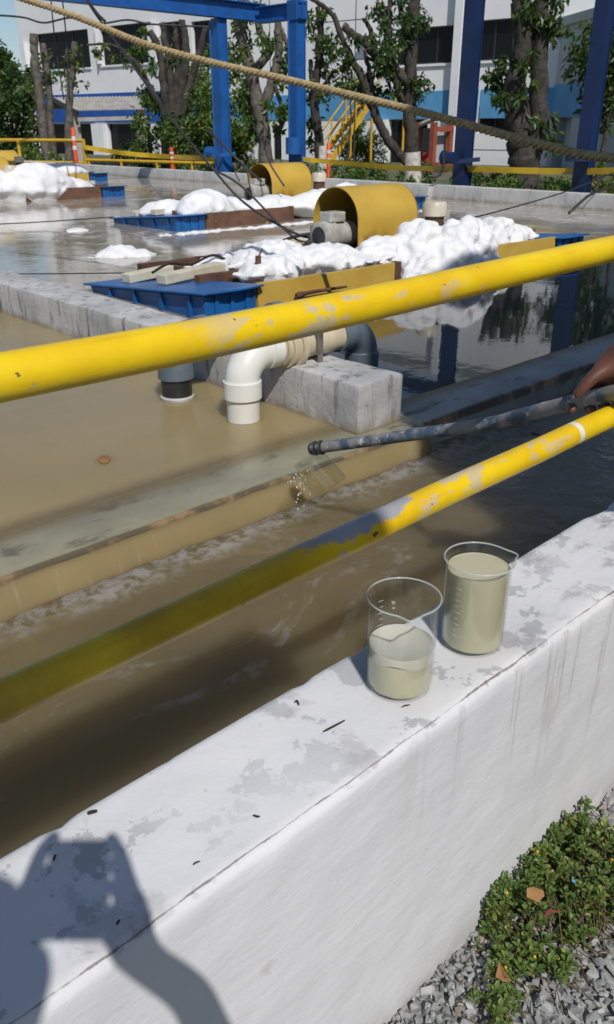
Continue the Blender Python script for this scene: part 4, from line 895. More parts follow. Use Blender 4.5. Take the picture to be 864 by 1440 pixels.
# ------------------------------------------------------------------ small corrugated shelter at left
sh = thing('shelter', atf(110, 228, 36), 'small gabled shelter with a corrugated grey roof on two posts', 'shelter')
E0 = atf(108, 155, 34.5); E1 = atf(206, 153, 36.5); G0 = atf(72, 138, 36.5)
def corr(a, b, c, d, n, m, parent, amp=.025):                     # corrugated sheet between eave a-b and ridge d-c
    V = []; F = []; N = n * 4; up = (Vector(b) - Vector(a)).cross(Vector(d) - Vector(a)).normalized()
    if up.z < 0: up = -up
    for i in range(N + 1):
        t = i / N; h = amp * math.sin(t * n * 2 * math.pi)
        for p, q, o_ in ((a, b, 0), (d, c, 0), (a, b, -.02), (d, c, -.02)): V.append(tuple(Vector(p).lerp(Vector(q), t) + up * (h + o_)))
    for i in range(N): a_ = i * 4; F += [(a_, a_ + 4, a_ + 5, a_ + 1), (a_ + 2, a_ + 3, a_ + 7, a_ + 6), (a_, a_ + 2, a_ + 6, a_ + 4), (a_ + 1, a_ + 5, a_ + 7, a_ + 3)]
    me = bpy.data.meshes.new('roof_sheet'); me.from_pydata(V, [], F); return link_mesh('roof_sheet', me, m, parent)
R0 = atf(76, 137, 36.2); R1 = atf(206, 135, 38.2); corr(E0, E1, R1, R0, 26, M['roof_sheet'], sh)
W0 = atf(57, 153, 37.6); W1 = W0 + (R1 - R0); corr(W0, W1, R1, R0, 26, M['roof_sheet'], sh)
for (x, y0, f) in ((104, 154, 34.9), (63, 152, 37.2), (198, 152, 36.9)):
    p = atf(x, y0, f); mb = MB(); mb.box((p.x - .13, p.y - .13, GZ), (p.x + .13, p.y + .13, p.z)); mb.build('post', M['roof_sheet'], sh)
mb = MB(); mb.bar(E0 - UP * .08, R0 - UP * .08, .1, .16); mb.build('barge_board', M['dark_metal'], sh); mb = MB(); mb.bar(W0 - UP * .08, R0 - UP * .085, .1, .16); mb.build('barge_board', M['dark_metal'], sh)
mb = MB(); mb.bar(E0 - UP * .32, E1 - UP * .32, .08, .14); mb.build('eave_beam', M['roof_sheet'], sh)

# ------------------------------------------------------------------ yellow steel staircase
st = thing('staircase', atf(455, 232, 36), 'yellow steel open tread staircase climbing to a landing', 'staircase')
def stair():
    a0, a1 = atf(446, 214, 35.2), atf(507, 147, 35.6); b0, b1 = atf(461, 228, 34.2), atf(520, 157, 34.6)
    a0.z = b0.z = GZ + .1; a1.z = b1.z = max(a1.z, b1.z)
    for p, q in ((a0, a1), (b0, b1)):
        mb = MB(); mb.bar(p, q, .06, .22); mb.build('stringer', M['safety'], st)
        mb = MB(); mb.tube([p + UP * .95, q + UP * .95], .035, 8); hr = mb.build('handrail', M['safety'], st, 60)
        mb = MB(); mb.tube([p + UP * .5, q + UP * .5], .025, 8); mb.build('mid_bar', M['safety'], hr, 60)
        for t in (.02, .34, .67, .98):
            c = p.lerp(q, t); mb = MB(); mb.tube([c, c + UP * .95], .03, 8); mb.build('baluster', M['safety'], hr, 60)
    for i in range(11):
        t = (i + .5) / 11; c, d = a0.lerp(a1, t), b0.lerp(b1, t); mb = MB(); mb.bar(c, d, .26, .035); mb.build('step', M['safety'], st)
    dx = (a1 - a0); dx.z = 0; dx = dx.normalized()
    mb = MB(); mb.obox(a1 - UP * .08 + dx * .02, dx * 1.5, b1 - a1, UP * .09); mb.build('landing', M['safety'], st)
    for c in (b0.lerp(b1, .55), b1 + dx * .1, b1 + dx * 1.4):
        mb = MB(); mb.tube([Vector((c.x, c.y, GZ)), c - UP * .05], .05, 8); mb.build('leg', M['safety'], st, 60)
    mb = MB(); mb.tube([a1 + dx * .1 + UP * 1, a1 + dx * 1.5 + UP * 1], .03, 8); mb.tube([a1 + dx * 1.45, a1 + dx * 1.45 + UP * 1], .03, 8); mb.tube([a1 + dx * .75, a1 + dx * .75 + UP * 1], .03, 8); mb.build('landing_rail', M['safety'], st, 60)
stair()

# ------------------------------------------------------------------ little kiosk with a red brown frame
def kiosk():
    c = atf(612, 236, 31); f = 31; t = thing('kiosk', (c.x, c.y, GZ), 'small booth with red brown frame and a pale tin roof', 'kiosk')
    def P(px, py, ff=31): return atf(px, py, ff)
    for (x, ff) in ((589, 31.8), (611, 30.4), (634, 31.2)):
        p = P(x, 172, ff); mb = MB(); mb.box((p.x - .09, p.y - .09, GZ), (p.x + .09, p.y + .09, p.z)); mb.build('post', M['red_frame'], t)
    for (a, b) in ((P(609, 182, 30.4), P(636, 181, 31.2)), (P(611, 232, 30.4), P(636, 231, 31.2))):
        mb = MB(); mb.bar(a, b, .12, .16); mb.build('frame_bar', M['red_frame'], t)
    mb = MB(); mb.prism([P(584, 178, 32), P(584, 181.5, 32), P(617, 169, 30.2), P(614, 165, 30.2)], FWD * 1.6); mb.build('roof', M['roof_sheet'], t)
    mb = MB(); mb.prism([P(612, 186, 31), P(633, 186, 31.6), P(633, 230, 31.6), P(612, 230, 31)], FWD * .03); mb.build('pane', M['annex'], t)
    mb = MB(); mb.prism([P(590, 180, 32.6), P(610, 180, 32.2), P(610, 238, 32.2), P(590, 238, 32.6)], FWD * .2); mb.build('back_panel', M['interior'], t)
    q = P(601, 226, 31.6); mb = MB(); mb.tube([q - UP * .35, q - UP * .33, q + UP * .12, q + UP * .26], [.30, .34, .34, .2], 16); mb.build('red_drum', M['red'], t, 40)
kiosk()
#@@SECTION4
# ================================================================== TREES, HEDGES, PLANTS
def leaves_mesh(C, size, droop=.3, seed=0, asp=.42):
    """one folded, pointed leaf per row of C (centres)"""
    r_ = np.random.default_rng(seed); n = len(C); C = np.asarray(C)
    d = r_.normal(size=(n, 3)); d[:, 2] -= droop * 1.6; d /= np.linalg.norm(d, axis=1, keepdims=True)
    a = r_.normal(size=(n, 3)); s_ = np.cross(d, a); s_ /= np.linalg.norm(s_, axis=1, keepdims=True); up = np.cross(s_, d)
    L = (size * r_.uniform(.6, 1.25, n))[:, None]; W = L * asp * .5
    V = np.stack([C, C + d * L * .45 + s_ * W + up * L * .08, C + d * L, C + d * L * .45 - s_ * W + up * L * .08], 1).reshape(-1, 3)
    k = np.arange(n)[:, None] * 4; F = np.concatenate([k + [0, 1, 2], k + [0, 2, 3]], 0); return V, F
def clump_pts(c, r_, n, seed, shape=(1, 1, 1)):
    g = np.random.default_rng(seed); p = g.normal(size=(n, 3)); p /= np.linalg.norm(p, axis=1, keepdims=True)
    return np.asarray(c) + p * (g.uniform(.15, 1, n) ** .6)[:, None] * r_ * np.asarray(shape)
def foliage(parent, clumps, size, m, name='crown', droop=.4, dens=1.0, seed=0, asp=.42):
    P = []
    for i, (c, r_) in enumerate(clumps):
        n = max(24, int(dens * 250 * (r_ / .5) ** 2 * (.2 / size) ** 1.6)); g = random.Random(seed * 97 + i)
        for k in range(4):                                        # each clump breaks into lobes with gaps between
            o_ = Vector((g.gauss(0, .5), g.gauss(0, .5), g.gauss(-.15, .5))) * r_
            P.append(clump_pts(c + o_, r_ * g.uniform(.35, .62), n // 4 + 1, seed * 31 + i * 7 + k, (1, 1, 1.15)))
    V, F = leaves_mesh(np.concatenate(P), size, droop, seed, asp); return link_mesh(name, np_mesh(name, V, F), m, parent)
def limb(parent, pts, r0, r1, m, name='limb', cut=False, wob=.04, seg=9):
    P = curve_pts(pts, max(10, 6 * len(pts))); n = len(P); g = random.uniform(0, 90)
    P = [p + Vector((noise.noise((i * .5, g, 0)), noise.noise((i * .5, g, 5)), 0)) * wob * (0 if i == 0 else 1) for i, p in enumerate(P)]
    rr = [(r0 + (r1 - r0) * i / (n - 1)) * (1 + .22 * noise.noise((i * .6, g, 9))) for i in range(n)]
    mb = MB(); mb.tube(P, rr, seg); o = mb.build(name, m, parent, 60)
    if cut:
        d = (P[-1] - P[-2]).normalized(); c = MB(); c.tube([P[-1] - d * .01, P[-1] + d * .012], r1 * .93, seg); c.build('cut_face', M['cut_wood'], o)
    return o
def tree(label, f, base, limbs, clumps, leaf=.2, bark='bark', lm='leaf', white=None, seed=0, dens=1.0, droop=.5, group='pruned trees before the white building', cat='tree', girth=.72):
    """base (px,py); limbs: (list of (px,py[,df]), r0, r1, cut); clumps (px,py,r[,df])"""
    b = atf(*base, f); t = thing('pruned_tree', (b.x, b.y, GZ), label, cat, group)
    def P(q): return atf(q[0], q[1], f + (q[2] if len(q) > 2 else 0))
    for i, (pl, r0, r1, cut) in enumerate(limbs):
        pts = [P(q) for q in pl]
        if i == 0: pts[0].z = GZ - .05
        limb(t, pts, r0 * girth, r1 * girth, M[bark], 'trunk' if i == 0 else 'limb', cut)
    if white:
        q = limbs[0][0]; a = P(q[0]); a.z = GZ; c = P((q[0][0] + (q[1][0] - q[0][0]) * white[1], white[0])); mb = MB(); r_ = limbs[0][1] * 1.12 * girth
        mb.tube([a, a.lerp(c, .5), c], [r_ * 1.15, r_ * 1.03, r_], 12); mb.build('whitewash', M['whitewash'], t, 60)
    if clumps: foliage(t, [(P((c[0], c[1], c[3] if len(c) > 3 else random.uniform(-.5, .5))), c[2]) for c in clumps], leaf, M[lm], 'crown', droop, dens, seed)
    return t
# big dark pruned tree left of the gantry
tree('thick dark pruned tree with many cut limbs, left of the blue gantry posts', 25, (245, 245),
     [([(246, 246), (243, 215), (240, 190), (238, 160)], .42, .30, False), ([(243, 205), (232, 130), (226, 80), (212, 44)], .26, .17, True), ([(241, 190), (240, 110), (233, 60), (228, 32)], .25, .15, True),
      ([(245, 195), (256, 120), (262, 70), (256, 28)], .27, .18, True), ([(248, 195), (264, 130), (280, 75), (290, 38)], .24, .15, True), ([(241, 185), (215, 130), (196, 95), (180, 78)], .20, .13, True),
      ([(190, 90), (172, 70), (150, 62), (124, 63)], .10, .05, True), ([(244, 180), (249, 110), (248, 50), (243, 35)], .18, .11, True), ([(222, 110), (212, 98), (200, 100), (190, 95)], .08, .05, True), ([(252, 150), (275, 118), (284, 100)], .10, .05, False)],
     [(230, 120, .45), (215, 160, .5), (262, 150, .6), (246, 90, .35), (205, 60, .28), (180, 75, .3), (150, 75, .25), (200, 82, .3), (225, 185, .6), (270, 185, .7), (250, 200, .6), (212, 140, .4)], .17, 'bark_dark', seed=1, dens=1.0, girth=.5)
tree('leaning trunk with hanging leaves between the two bright blue posts', 24, (378, 248),
     [([(376, 248), (372, 200), (366, 160), (356, 115), (344, 70)], .28, .22, False), ([(346, 80), (338, 40), (340, -20)], .2, .14, False), ([(352, 105), (380, 70), (366, 45), (362, 10)], .16, .12, False),
      ([(368, 160), (384, 110), (392, 70), (390, 30)], .2, .13, False), ([(392, 80), (402, 95), (406, 70), (396, 40)], .10, .07, True), ([(384, 115), (396, 150), (394, 180)], .09, .05, False)],
     [(336, 45, .45), (348, 20, .4), (372, 60, .35), (330, 70, .3), (392, 105, .35), (388, 140, .4), (345, 130, .4), (350, 170, .5), (340, 5, .45), (400, 60, .3), (396, 165, .35), (330, 100, .3)], .18, 'bark', seed=2, dens=.8)
tree('slim pruned tree with whitewashed foot and drooping leaves, right of the second blue post', 24, (453, 249),
     [([(455, 249), (449, 205), (443, 150), (446, 100), (451, 50), (448, 10)], .20, .11, False), ([(447, 60), (455, 20), (437, -6)], .08, .05, False), ([(444, 150), (438, 110), (437, 85)], .10, .08, True), ([(446, 140), (460, 115), (472, 98)], .09, .05, True)],
     [(450, 40, .38), (446, 65, .35), (455, 55, .3), (462, 100, .35), (465, 112, .25), (436, 130, .3), (447, 170, .35), (440, 20, .3), (452, 130, .25), (442, 200, .3)], .17, 'bark_dark', 'leaf', (205, .3), seed=3, dens=.8)
tree('tall dark leafy pruned tree with whitewashed foot, behind the nearest ochre hood', 23, (580, 252),
     [([(581, 252), (579, 200), (577, 150), (578, 90), (580, 40), (586, -15)], .27, .20, False), ([(578, 120), (552, 90), (546, 50), (543, 30)], .2, .12, False), ([(546, 50), (548, 10), (551, -20)], .12, .08, False), ([(572, 60), (566, 25), (560, -10)], .12, .08, False),
      ([(532, 82), (515, 62), (492, 45), (483, 36)], .15, .12, True), ([(529, 70), (520, 40), (512, 26)], .10, .06, True), ([(578, 235), (552, 205), (534, 175), (525, 150)], .16, .16, False), ([(525, 150), (507, 105), (496, 85), (468, 20)], .17, .09, False), ([(470, 22), (452, 6), (436, -2)], .08, .05, True),
      ([(555, 110), (540, 95), (516, 80)], .09, .05, False), ([(524, 130), (520, 100), (512, 70)], .10, .07, True), ([(552, 100), (562, 130), (574, 150)], .12, .1, False)],
     [(545, 50, .40), (542, 75, .42), (548, 95, .38), (560, 20, .40), (575, 5, .4), (590, 25, .3), (556, 110, .35), (565, 125, .35), (520, 115, .4), (487, 82, .32), (494, 50, .22), (590, 115, .3), (597, 30, .22), (530, 20, .3), (570, 40, .3), (596, 118, .2), (482, 75, .25), (515, 125, .35)],
     .17, 'bark_dark', 'leaf_dark', (214, .6), seed=4, dens=.95)
tree('thick forked trunk with leaf tufts between the two shaded blue posts', 19, (738, 258),
     [([(738, 260), (738, 235), (734, 200), (728, 160), (724, 120), (737, 60), (728, 0)], .52, .22, False), ([(738, 235), (756, 190), (758, 130), (760, 60), (762, -20)], .34, .20, False), ([(724, 120), (710, 100), (700, 95)], .10, .06, True), ([(728, 165), (716, 130), (712, 118)], .10, .06, False), ([(734, 60), (728, 20), (722, -20)], .14, .10, False)],
     [(703, 98, .30), (698, 112, .25), (712, 90, .2), (735, 82, .22), (742, 92, .22), (722, 128, .3), (710, 138, .22), (735, 130, .25), (745, 175, .28), (770, 170, .22), (776, 190, .2), (775, 10, .35), (762, 25, .35), (780, 25, .22), (748, 20, .3), (765, 40, .25), (744, 190, .2), (740, 0, .3)],
     .20, 'bark_dark', 'leaf_dark', seed=5, dens=1.0)
# thin cut trees by the building corner at left
tree('leaning grey cut trunk nearest the corner of the white building', 30, (62, 232), [([(70, 236), (62, 190), (55, 130), (49, 80), (47, 48)], .22, .17, True), ([(58, 150), (40, 128), (24, 122)], .09, .06, True)], [(40, 125, .3)], .18, seed=6)
tree('bare cut trunk just right of the white building corner', 31, (74, 232), [([(76, 236), (73, 190), (70, 140), (66, 90), (60, 62)], .18, .13, True)], [(66, 80, .25), (74, 110, .3)], .18, seed=7, dens=.6)
tree('short cut trunk with a leaf tuft before the first window bay', 30, (98, 232), [([(98, 236), (97, 190), (98, 140), (103, 95), (106, 60)], .20, .14, True), ([(98, 120), (92, 90), (94, 70)], .08, .05, True)], [(112, 78, .3), (104, 105, .25), (96, 80, .25), (84, 105, .25), (112, 92, .2)], .18, seed=8, dens=.7)
def bush(name, label, cat, clumps, f, size, m, seed, dens=1.0, stems=True, droop=.1, group=None, asp=.42):
    b = atf(clumps[0][0], 240, f); t = thing(name, (b.x, b.y, GZ), label, cat, group); C = [(atf(c[0], c[1], f + (c[3] if len(c) > 3 else 0)), c[2]) for c in clumps]
    if stems:
        for c, r_ in C[::2]: limb(t, [Vector((c.x + random.uniform(-.2, .2), c.y, GZ)), c.lerp(Vector((c.x, c.y, GZ)), .5), c], .05, .02, M['bark_dark'], 'stem', seg=6)
    foliage(t, C, size, M[m], 'foliage', droop, dens, seed, asp); return t
bush('leafy_tree', 'dark green leafy tree in front of the sky at the far left edge', 'tree', [(10, 120, 1.1), (24, 170, 1.0), (2, 180, 1.1), (8, 90, .8), (30, 130, .9), (22, 215, .9), (-20, 130, 1.4), (-25, 200, 1.3), (36, 190, .8), (48, 215, .6)], 33, .24, 'leaf_dark', 11, 1.2)
bush('leafy_tree', 'light green leafy tree standing between the left blue post and the thick dark trunk', 'tree', [(292, 130, .75), (305, 95, .6), (285, 165, .8), (300, 190, .8), (272, 200, .7), (330, 140, .7), (325, 180, .7), (340, 200, .6), (280, 110, .5), (295, 150, .6), (318, 210, .7), (262, 215, .5), (312, 70, .3)], 27.5, .19, 'leaf_fresh', 12, 1.3)
bush('shrub', 'feathery green shrub under the yellow staircase', 'shrub', [(500, 185, .55), (512, 205, .6), (490, 210, .6), (525, 215, .5), (505, 225, .6), (520, 190, .45), (498, 170, .35), (535, 228, .4)], 37, .3, 'leaf_fresh', 13, 1.4, droop=-.1, asp=.2)
bush('shrub', 'yellow green shrub at the head of the yellow staircase', 'shrub', [(494, 112, .32), (490, 125, .35), (500, 128, .3)], 33, .17, 'leaf_fresh', 14, 1.1)
bush('shrub', 'shadowed shrub below the deep blue band right of the shelter', 'shrub', [(205, 210, .5), (190, 220, .4), (220, 215, .5), (170, 224, .3), (178, 214, .25)], 27, .18, 'leaf_dark', 15, .8)
bush('shrub', 'small yellowish shrub under the yellow railing at left', 'shrub', [(46, 222, .35), (36, 215, .35), (55, 226, .25), (80, 226, .25), (90, 228, .2)], 27, .14, 'leaf_fresh', 16, .9)
bush('leafy_tree', 'broad leafy tree at the right edge leaning over the tank', 'tree', [(868, 60, .38), (862, 85, .35), (875, 30, .5), (866, 110, .22), (905, 60, .9), (930, 0, 1.0)], 14, .16, 'leaf_dark', 17, 1.2)
# plants along the foot of the building side, just beyond the far wall
def cover(name, label, pts, size, m, seed, dens, group='low plants beyond the far wall'):
    C = [(Vector(p), r_) for p, r_ in pts]; o = foliage(None, C, size, M[m], name, -.2, dens, seed); return tag(o, label, 'plants', group, 'stuff')
g = random.Random(5)
cover('ground_cover', 'tangle of weeds and dry stems before the little booth and the forked trunk', [((g.uniform(13.5, 18), 7.5 + i * .12, g.uniform(-.6, -.25)), g.uniform(.2, .34)) for i in range(30)], .12, 'leaf', 24, 1.0)
cover('ground_cover', 'low green plants behind the far wall below the shaded blue posts', [((11.25 + g.uniform(0, .9), 2.5 + i * .17, g.uniform(-.42, -.02)), g.uniform(.12, .24)) for i in range(44)], .10, 'leaf_fresh', 21, 1.2)
cover('ground_cover', 'dark green weeds behind the far wall below the staircase', [((g.uniform(13, 17), 11 + i * .22, g.uniform(-.5, -.2)), g.uniform(.2, .34)) for i in range(34)], .13, 'leaf', 22, 1.2)
cover('ground_cover', 'patchy weeds on the ground before the left window bays', [((g.uniform(13, 24), 19 + i * .45, g.uniform(-.6, -.45)), g.uniform(.2, .4)) for i in range(40)], .15, 'leaf_dark', 23, .9)

# ------------------------------------------------------------------ yellow railings, tape, delineators beyond the wall
ry = thing('metal_railing', atf(60, 232, 25), 'yellow tube railing in front of the shelter at far left', 'railing')
RA, RB = atf(-70, 181, 25.5), atf(117, 184, 23.5); RA.z = RB.z = .5
for dz, nm in ((0, 'top_tube'), (-.55, 'mid_tube')):
    mb = MB(); mb.tube([RA + UP * dz, RB + UP * dz], .045, 8); mb.build(nm, M['safety'], ry, 60)
for t in (.25, .52, .995):
    p = RA.lerp(RB, t); mb = MB(); mb.tube([Vector((p.x, p.y, GZ)), p], .05, 8); mb.build('post', M['safety'], ry, 60)
mb = MB(); p = RA.lerp(RB, .88); q = RA.lerp(RB, .995); mb.tube([p - UP * .55, q - UP * 1.0], .04, 8); mb.tube([p - UP * .55, p - UP * 1.1], .04, 8); mb.build('brace', M['safety'], ry, 60)
rl = thing('low_barrier', atf(240, 235, 22), 'low yellow tube barrier along the ground behind the left far wall', 'barrier')
for (x0, y0, x1, y1) in ((122, 203 + 22, 312, 236),):
    a, b = atf(x0, y0, 23), atf(x1, y1, 20.5); b.z = a.z
    mb = MB(); mb.tube([a, b], .04, 8); mb.build('tube', M['safety'], rl, 60)
    for t in (.02, .28, .55, .8, .98):
        p = a.lerp(b, t); mb = MB(); mb.tube([Vector((p.x, p.y, GZ)), p], .04, 8); mb.build('post', M['safety'], rl, 60)
def tape(pts, h, label):
    P = curve_pts(pts, 60); V = []; F = []
    for i, p in enumerate(P):
        tw = .25 * math.sin(i * .33); V += [tuple(p + UP * h / 2 + FWD * tw * h * .5), tuple(p - UP * h / 2 - FWD * tw * h * .5)]
    for i in range(len(P) - 1): F.append((2 * i, 2 * i + 1, 2 * i + 3, 2 * i + 2))
    me = bpy.data.meshes.new('caution_tape'); me.from_pydata(V, [], F); o = link_mesh('caution_tape', me, M['tape']); sm = o.modifiers.new('thickness', 'SOLIDIFY'); sm.thickness = .004
    return tag(o, label, 'tape', 'yellow caution tapes')
tape([atf(118, 207, 23.4), atf(180, 216, 22.8), atf(250, 221, 21.8), atf(312, 223, 19)], .11, 'yellow caution tape strung from the railing to the left blue post')
tape([atf(426, 224, 17.5), atf(470, 228, 17), atf(560, 236, 15.5), atf(640, 237, 13.9), atf(740, 240, 13), atf(826, 241, 12.2), atf(900, 239, 11.6)], .085, 'long yellow caution tape strung along the far wall to the shaded blue posts')
def delineator(px, py0, py1, f, label):
    b = atf(px, py0, f); h = (py0 - py1) / FPX * f * .93; t = thing('delineator', (b.x, b.y, b.z), label, 'delineator', 'orange delineator posts')
    mb = MB(); mb.tube([b - UP * .35, b + UP * h * .97, b + UP * h], [.055, .05, .03], 14); mb.build('tube', M['orange'], t, 50)
    for q in (.45, .68):
        mb = MB(); mb.tube([b + UP * h * q, b + UP * h * (q + .1)], .057, 14); mb.build('reflective_band', M['band'], t, 50)
    mb = MB(); mb.tube([b - UP * .36, b - UP * .30], [.16, .12], 16); mb.build('base', M['cable'], t, 50)
delineator(108.5, 236, 185, 23, 'orange delineator post beside the end of the yellow railing')
delineator(243, 236, 210, 22, 'short orange delineator post before the thick dark tree')
delineator(462, 248, 205, 21, 'orange delineator post at the foot of the yellow staircase')
#@@SECTION5
# ================================================================== GRAVEL, WEEDS, LITTER AT THE FOOT OF THE WALL
def gravel():
    g = np.random.default_rng(3); shapes = []
    for k in range(24):                                          # crushed stone: hulls of a few points
        P = g.normal(size=(13, 3)); P /= np.linalg.norm(P, axis=1, keepdims=True); P *= g.uniform(.75, 1.1, (13, 1)) * g.uniform((.95, .6, .4), (1.25, .95, .7))
        bm = bmesh.new(); [bm.verts.new(p) for p in P]; bmesh.ops.convex_hull(bm, input=bm.verts); bmesh.ops.delete(bm, geom=[v for v in bm.verts if not v.link_faces], context='VERTS')
        bmesh.ops.triangulate(bm, faces=bm.faces); bm.verts.index_update(); shapes.append((np.array([v.co[:] for v in bm.verts]), np.array([[v.index for v in f.verts] for f in bm.faces]))); bm.free()
    Vs = []; Fs = []; k = 0
    def add(x, y, z, r_):
        nonlocal k
        q = g.normal(size=4); q /= np.linalg.norm(q); w_, a, b, c = q
        Rm = np.array([[1 - 2 * (b * b + c * c), 2 * (a * b - c * w_), 2 * (a * c + b * w_)], [2 * (a * b + c * w_), 1 - 2 * (a * a + c * c), 2 * (b * c - a * w_)], [2 * (a * c - b * w_), 2 * (b * c + a * w_), 1 - 2 * (a * a + b * b)]])
        V, F = shapes[g.integers(24)]; Vs.append((V @ Rm.T) * r_ + (x, y, z)); Fs.append(F + k); k += len(V)
    for i in range(11000):
        x = g.uniform(.25, 2.4); y = NW0 - .002 - g.uniform(0, 1) ** 1.3 * .95
        r_ = g.choice([.005, .008, .011, .014], p=[.35, .35, .22, .08]) * g.uniform(.8, 1.2); add(x, y, GZ + r_ * g.uniform(-.1, .9) + .004, r_)
    for i in range(900):
        x = g.uniform(.4, 2.4); y = NW0 - .004 - g.uniform(0, .8); r_ = g.uniform(.008, .016); add(x, y, GZ + .012 + r_ * g.uniform(.1, .7), r_)
    o = link_mesh('gravel', np_mesh('gravel', np.concatenate(Vs), np.concatenate(Fs)), M['stone']); tag(o, 'crushed grey gravel along the foot of the wall', 'gravel', None, 'stuff')
gravel()
def weed():
    """a mat of creeping stems with rosettes of thick spoon shaped leaves"""
    g = random.Random(12); root = atz(760, 1265, GZ); t = thing('creeping_weed', root, 'green creeping weed spreading over the gravel against the white wall', 'plant')
    def leaf_me(i, L, W, cup):
        V = []; prof = [(0, .10), (.2, .28), (.45, .75), (.7, 1.0), (.88, .8), (1, .0)]
        for q, w_ in prof:
            z = cup * math.sin(q * 2.2) ; V += [(q * L, -W * w_ / 2, z + W * w_ * .16), (q * L, 0, z), (q * L, W * w_ / 2, z + W * w_ * .16)]
        F = []
        for k in range(len(prof) - 1):
            for j in (0, 1): a = k * 3 + j; F.append((a, a + 1, a + 4, a + 3))
        me = bpy.data.meshes.new('leaf'); me.from_pydata(V, [], F); me.materials.append(M['leaf_weed']); me.polygons.foreach_set('use_smooth', [True] * len(F)); return me
    protos = [leaf_me(i, *q) for i, q in enumerate([(.019, .0068, .004), (.015, .0064, .002), (.021, .0075, .006), (.012, .0054, .002)])]
    inside = [(655, 1278), (690, 1238), (735, 1185), (760, 1143), (800, 1138), (850, 1165), (864, 1190), (900, 1180), (950, 1230), (900, 1270), (860, 1300), (815, 1330), (800, 1375), (750, 1365), (735, 1440), (705, 1450), (688, 1400), (665, 1385), (700, 1345), (668, 1310)]
    def isin(x, y):
        c = False; n = len(inside)
        for i in range(n):
            (x0, y0), (x1, y1) = inside[i], inside[i - 1]
            if (y0 > y) != (y1 > y) and x < (x1 - x0) * (y - y0) / (y1 - y0) + x0: c = not c
        return c
    ros = []; tries = 0
    while len(ros) < 500 and tries < 14000:
        tries += 1; px, py = g.uniform(640, 950), g.uniform(1130, 1450)
        if not isin(px, py): continue
        if py > 1290 and g.random() < (.5 if py < 1345 else .68): continue
        p = atz(px, py, GZ + .05)
        if p.y > NW0 - .012: p.y = NW0 - .012 - g.random() * .02
        hgt = g.uniform(.012, .115) if py < 1300 else g.uniform(.015, .05)
        ros.append((Vector((p.x, p.y, GZ + hgt)), hgt))
    mats = []; 
    for p, hgt in ros:
        lean = Vector((g.gauss(0, .35), g.gauss(0, .35) - .15, 1)).normalized(); n = g.randint(7, 12); a0 = g.random() * 6.28
        for j in range(n):
            a = a0 + j * 2.4; el = .25 + .75 * j / n; d = Vector((math.cos(a) * math.cos(el), math.sin(a) * math.cos(el), math.sin(el)))
            q = lean.to_track_quat('Z', 'Y'); d = q @ d; s_ = g.uniform(.75, 1.25) * (1.1 - .45 * j / n)
            x = d; y = UP.cross(x); y = y.normalized() if y.length > .1 else Vector((0, 1, 0)); z = x.cross(y)
            m4 = Matrix(((x.x, y.x, z.x, 0), (x.y, y.y, z.y, 0), (x.z, y.z, z.z, 0), (0, 0, 0, 1))) @ Matrix.Scale(s_, 4); m4.translation = p - lean * .012 * (1 - j / n) ; mats.append((m4, g.randrange(4)))
    def score(m_): v = m_[0].translation - EYE; return v.length - (0.25 if v.x < 1.3 else 0)
    order = sorted(range(len(mats)), key=lambda i: score(mats[i]))
    for i in order[:280]:
        m4, k = mats[i]; o = bpy.data.objects.new('leaf', protos[k]); COL.objects.link(o); o.parent = t; o.matrix_parent_inverse = Matrix.Translation(-root); o.matrix_basis = m4
    PV = [np.array([v.co[:] for v in me.vertices]) for me in protos]; PF = np.array([p.vertices[:] for p in protos[0].polygons]); Vs = []; Fs = []
    for n_, i in enumerate(order[280:]):
        m4, k = mats[i]; A4 = np.array(m4); Vs.append(PV[k] @ A4[:3, :3].T + A4[:3, 3]); Fs.append(PF + n_ * len(PV[0]))
    o = link_mesh('small_leaves', np_mesh('small_leaves', np.concatenate(Vs), np.concatenate(Fs)), M['leaf_weed'], t, 180); tag(o, kind='stuff')
    mb = MB()
    for p, hgt in ros:
        q = Vector((p.x + g.gauss(0, .035), p.y + g.gauss(0, .035) - .02, GZ + .012)); q.y = min(q.y, NW0 - .01)
        mb.tube(curve_pts([q, q.lerp(p, .5) + Vector((0, 0, -.008)), p], 4), [.0011, .0011, .001, .001, .0009], 5)
    for i in range(7):
        a = g.choice(ros)[0]; b = min((r_[0] for r_ in ros if (r_[0] - a).length > .03), key=lambda q: (q - a).length); z = GZ + .018
        mb.tube(curve_pts([Vector((a.x, a.y, z)), Vector(((a.x + b.x) / 2, (a.y + b.y) / 2, z + .01)), Vector((b.x, b.y, z))], 6), .0019, 5)
    tag(mb.build('stem', M['stem'], t, 60), kind='stuff')
    mb = MB()
    for p, hgt in ros[::40]:
        c = p + UP * .012; mb.tube([c, c + UP * .004, c + UP * .006], [.0012, .003, .002], 7)
    tag(mb.build('yellow_flower', M['tape'], t, 60), kind='stuff')
weed()
def litter(name, pts, th, m, label, cat, group=None, curl=.0):
    mb = MB(); c = sum((Vector(p) for p in pts), Vector()) / len(pts); n = len(pts); mb.v.append(tuple(c - UP * curl)); mb.v += [tuple(Vector(p)) for p in pts]
    mb.f += [(0, 1 + i, 1 + (i + 1) % n) for i in range(n)]
    o = mb.build(name, m); s_ = o.modifiers.new('thickness', 'SOLIDIFY'); s_.thickness = th; return tag(o, label, cat, group)
def atpts(lst, z): return [atz(x, y, GZ + z + dz) for x, y, dz in lst]
litter('dry_leaf', atpts([(741, 1262, 0), (741, 1249, .008), (750, 1247, .012), (764, 1252, .004), (766, 1260, 0), (757, 1269, -.002)], .128), .0006, M['dry_leaf'], 'brown dry leaf lying on top of the green weed', 'leaf', 'dry leaves', .004)
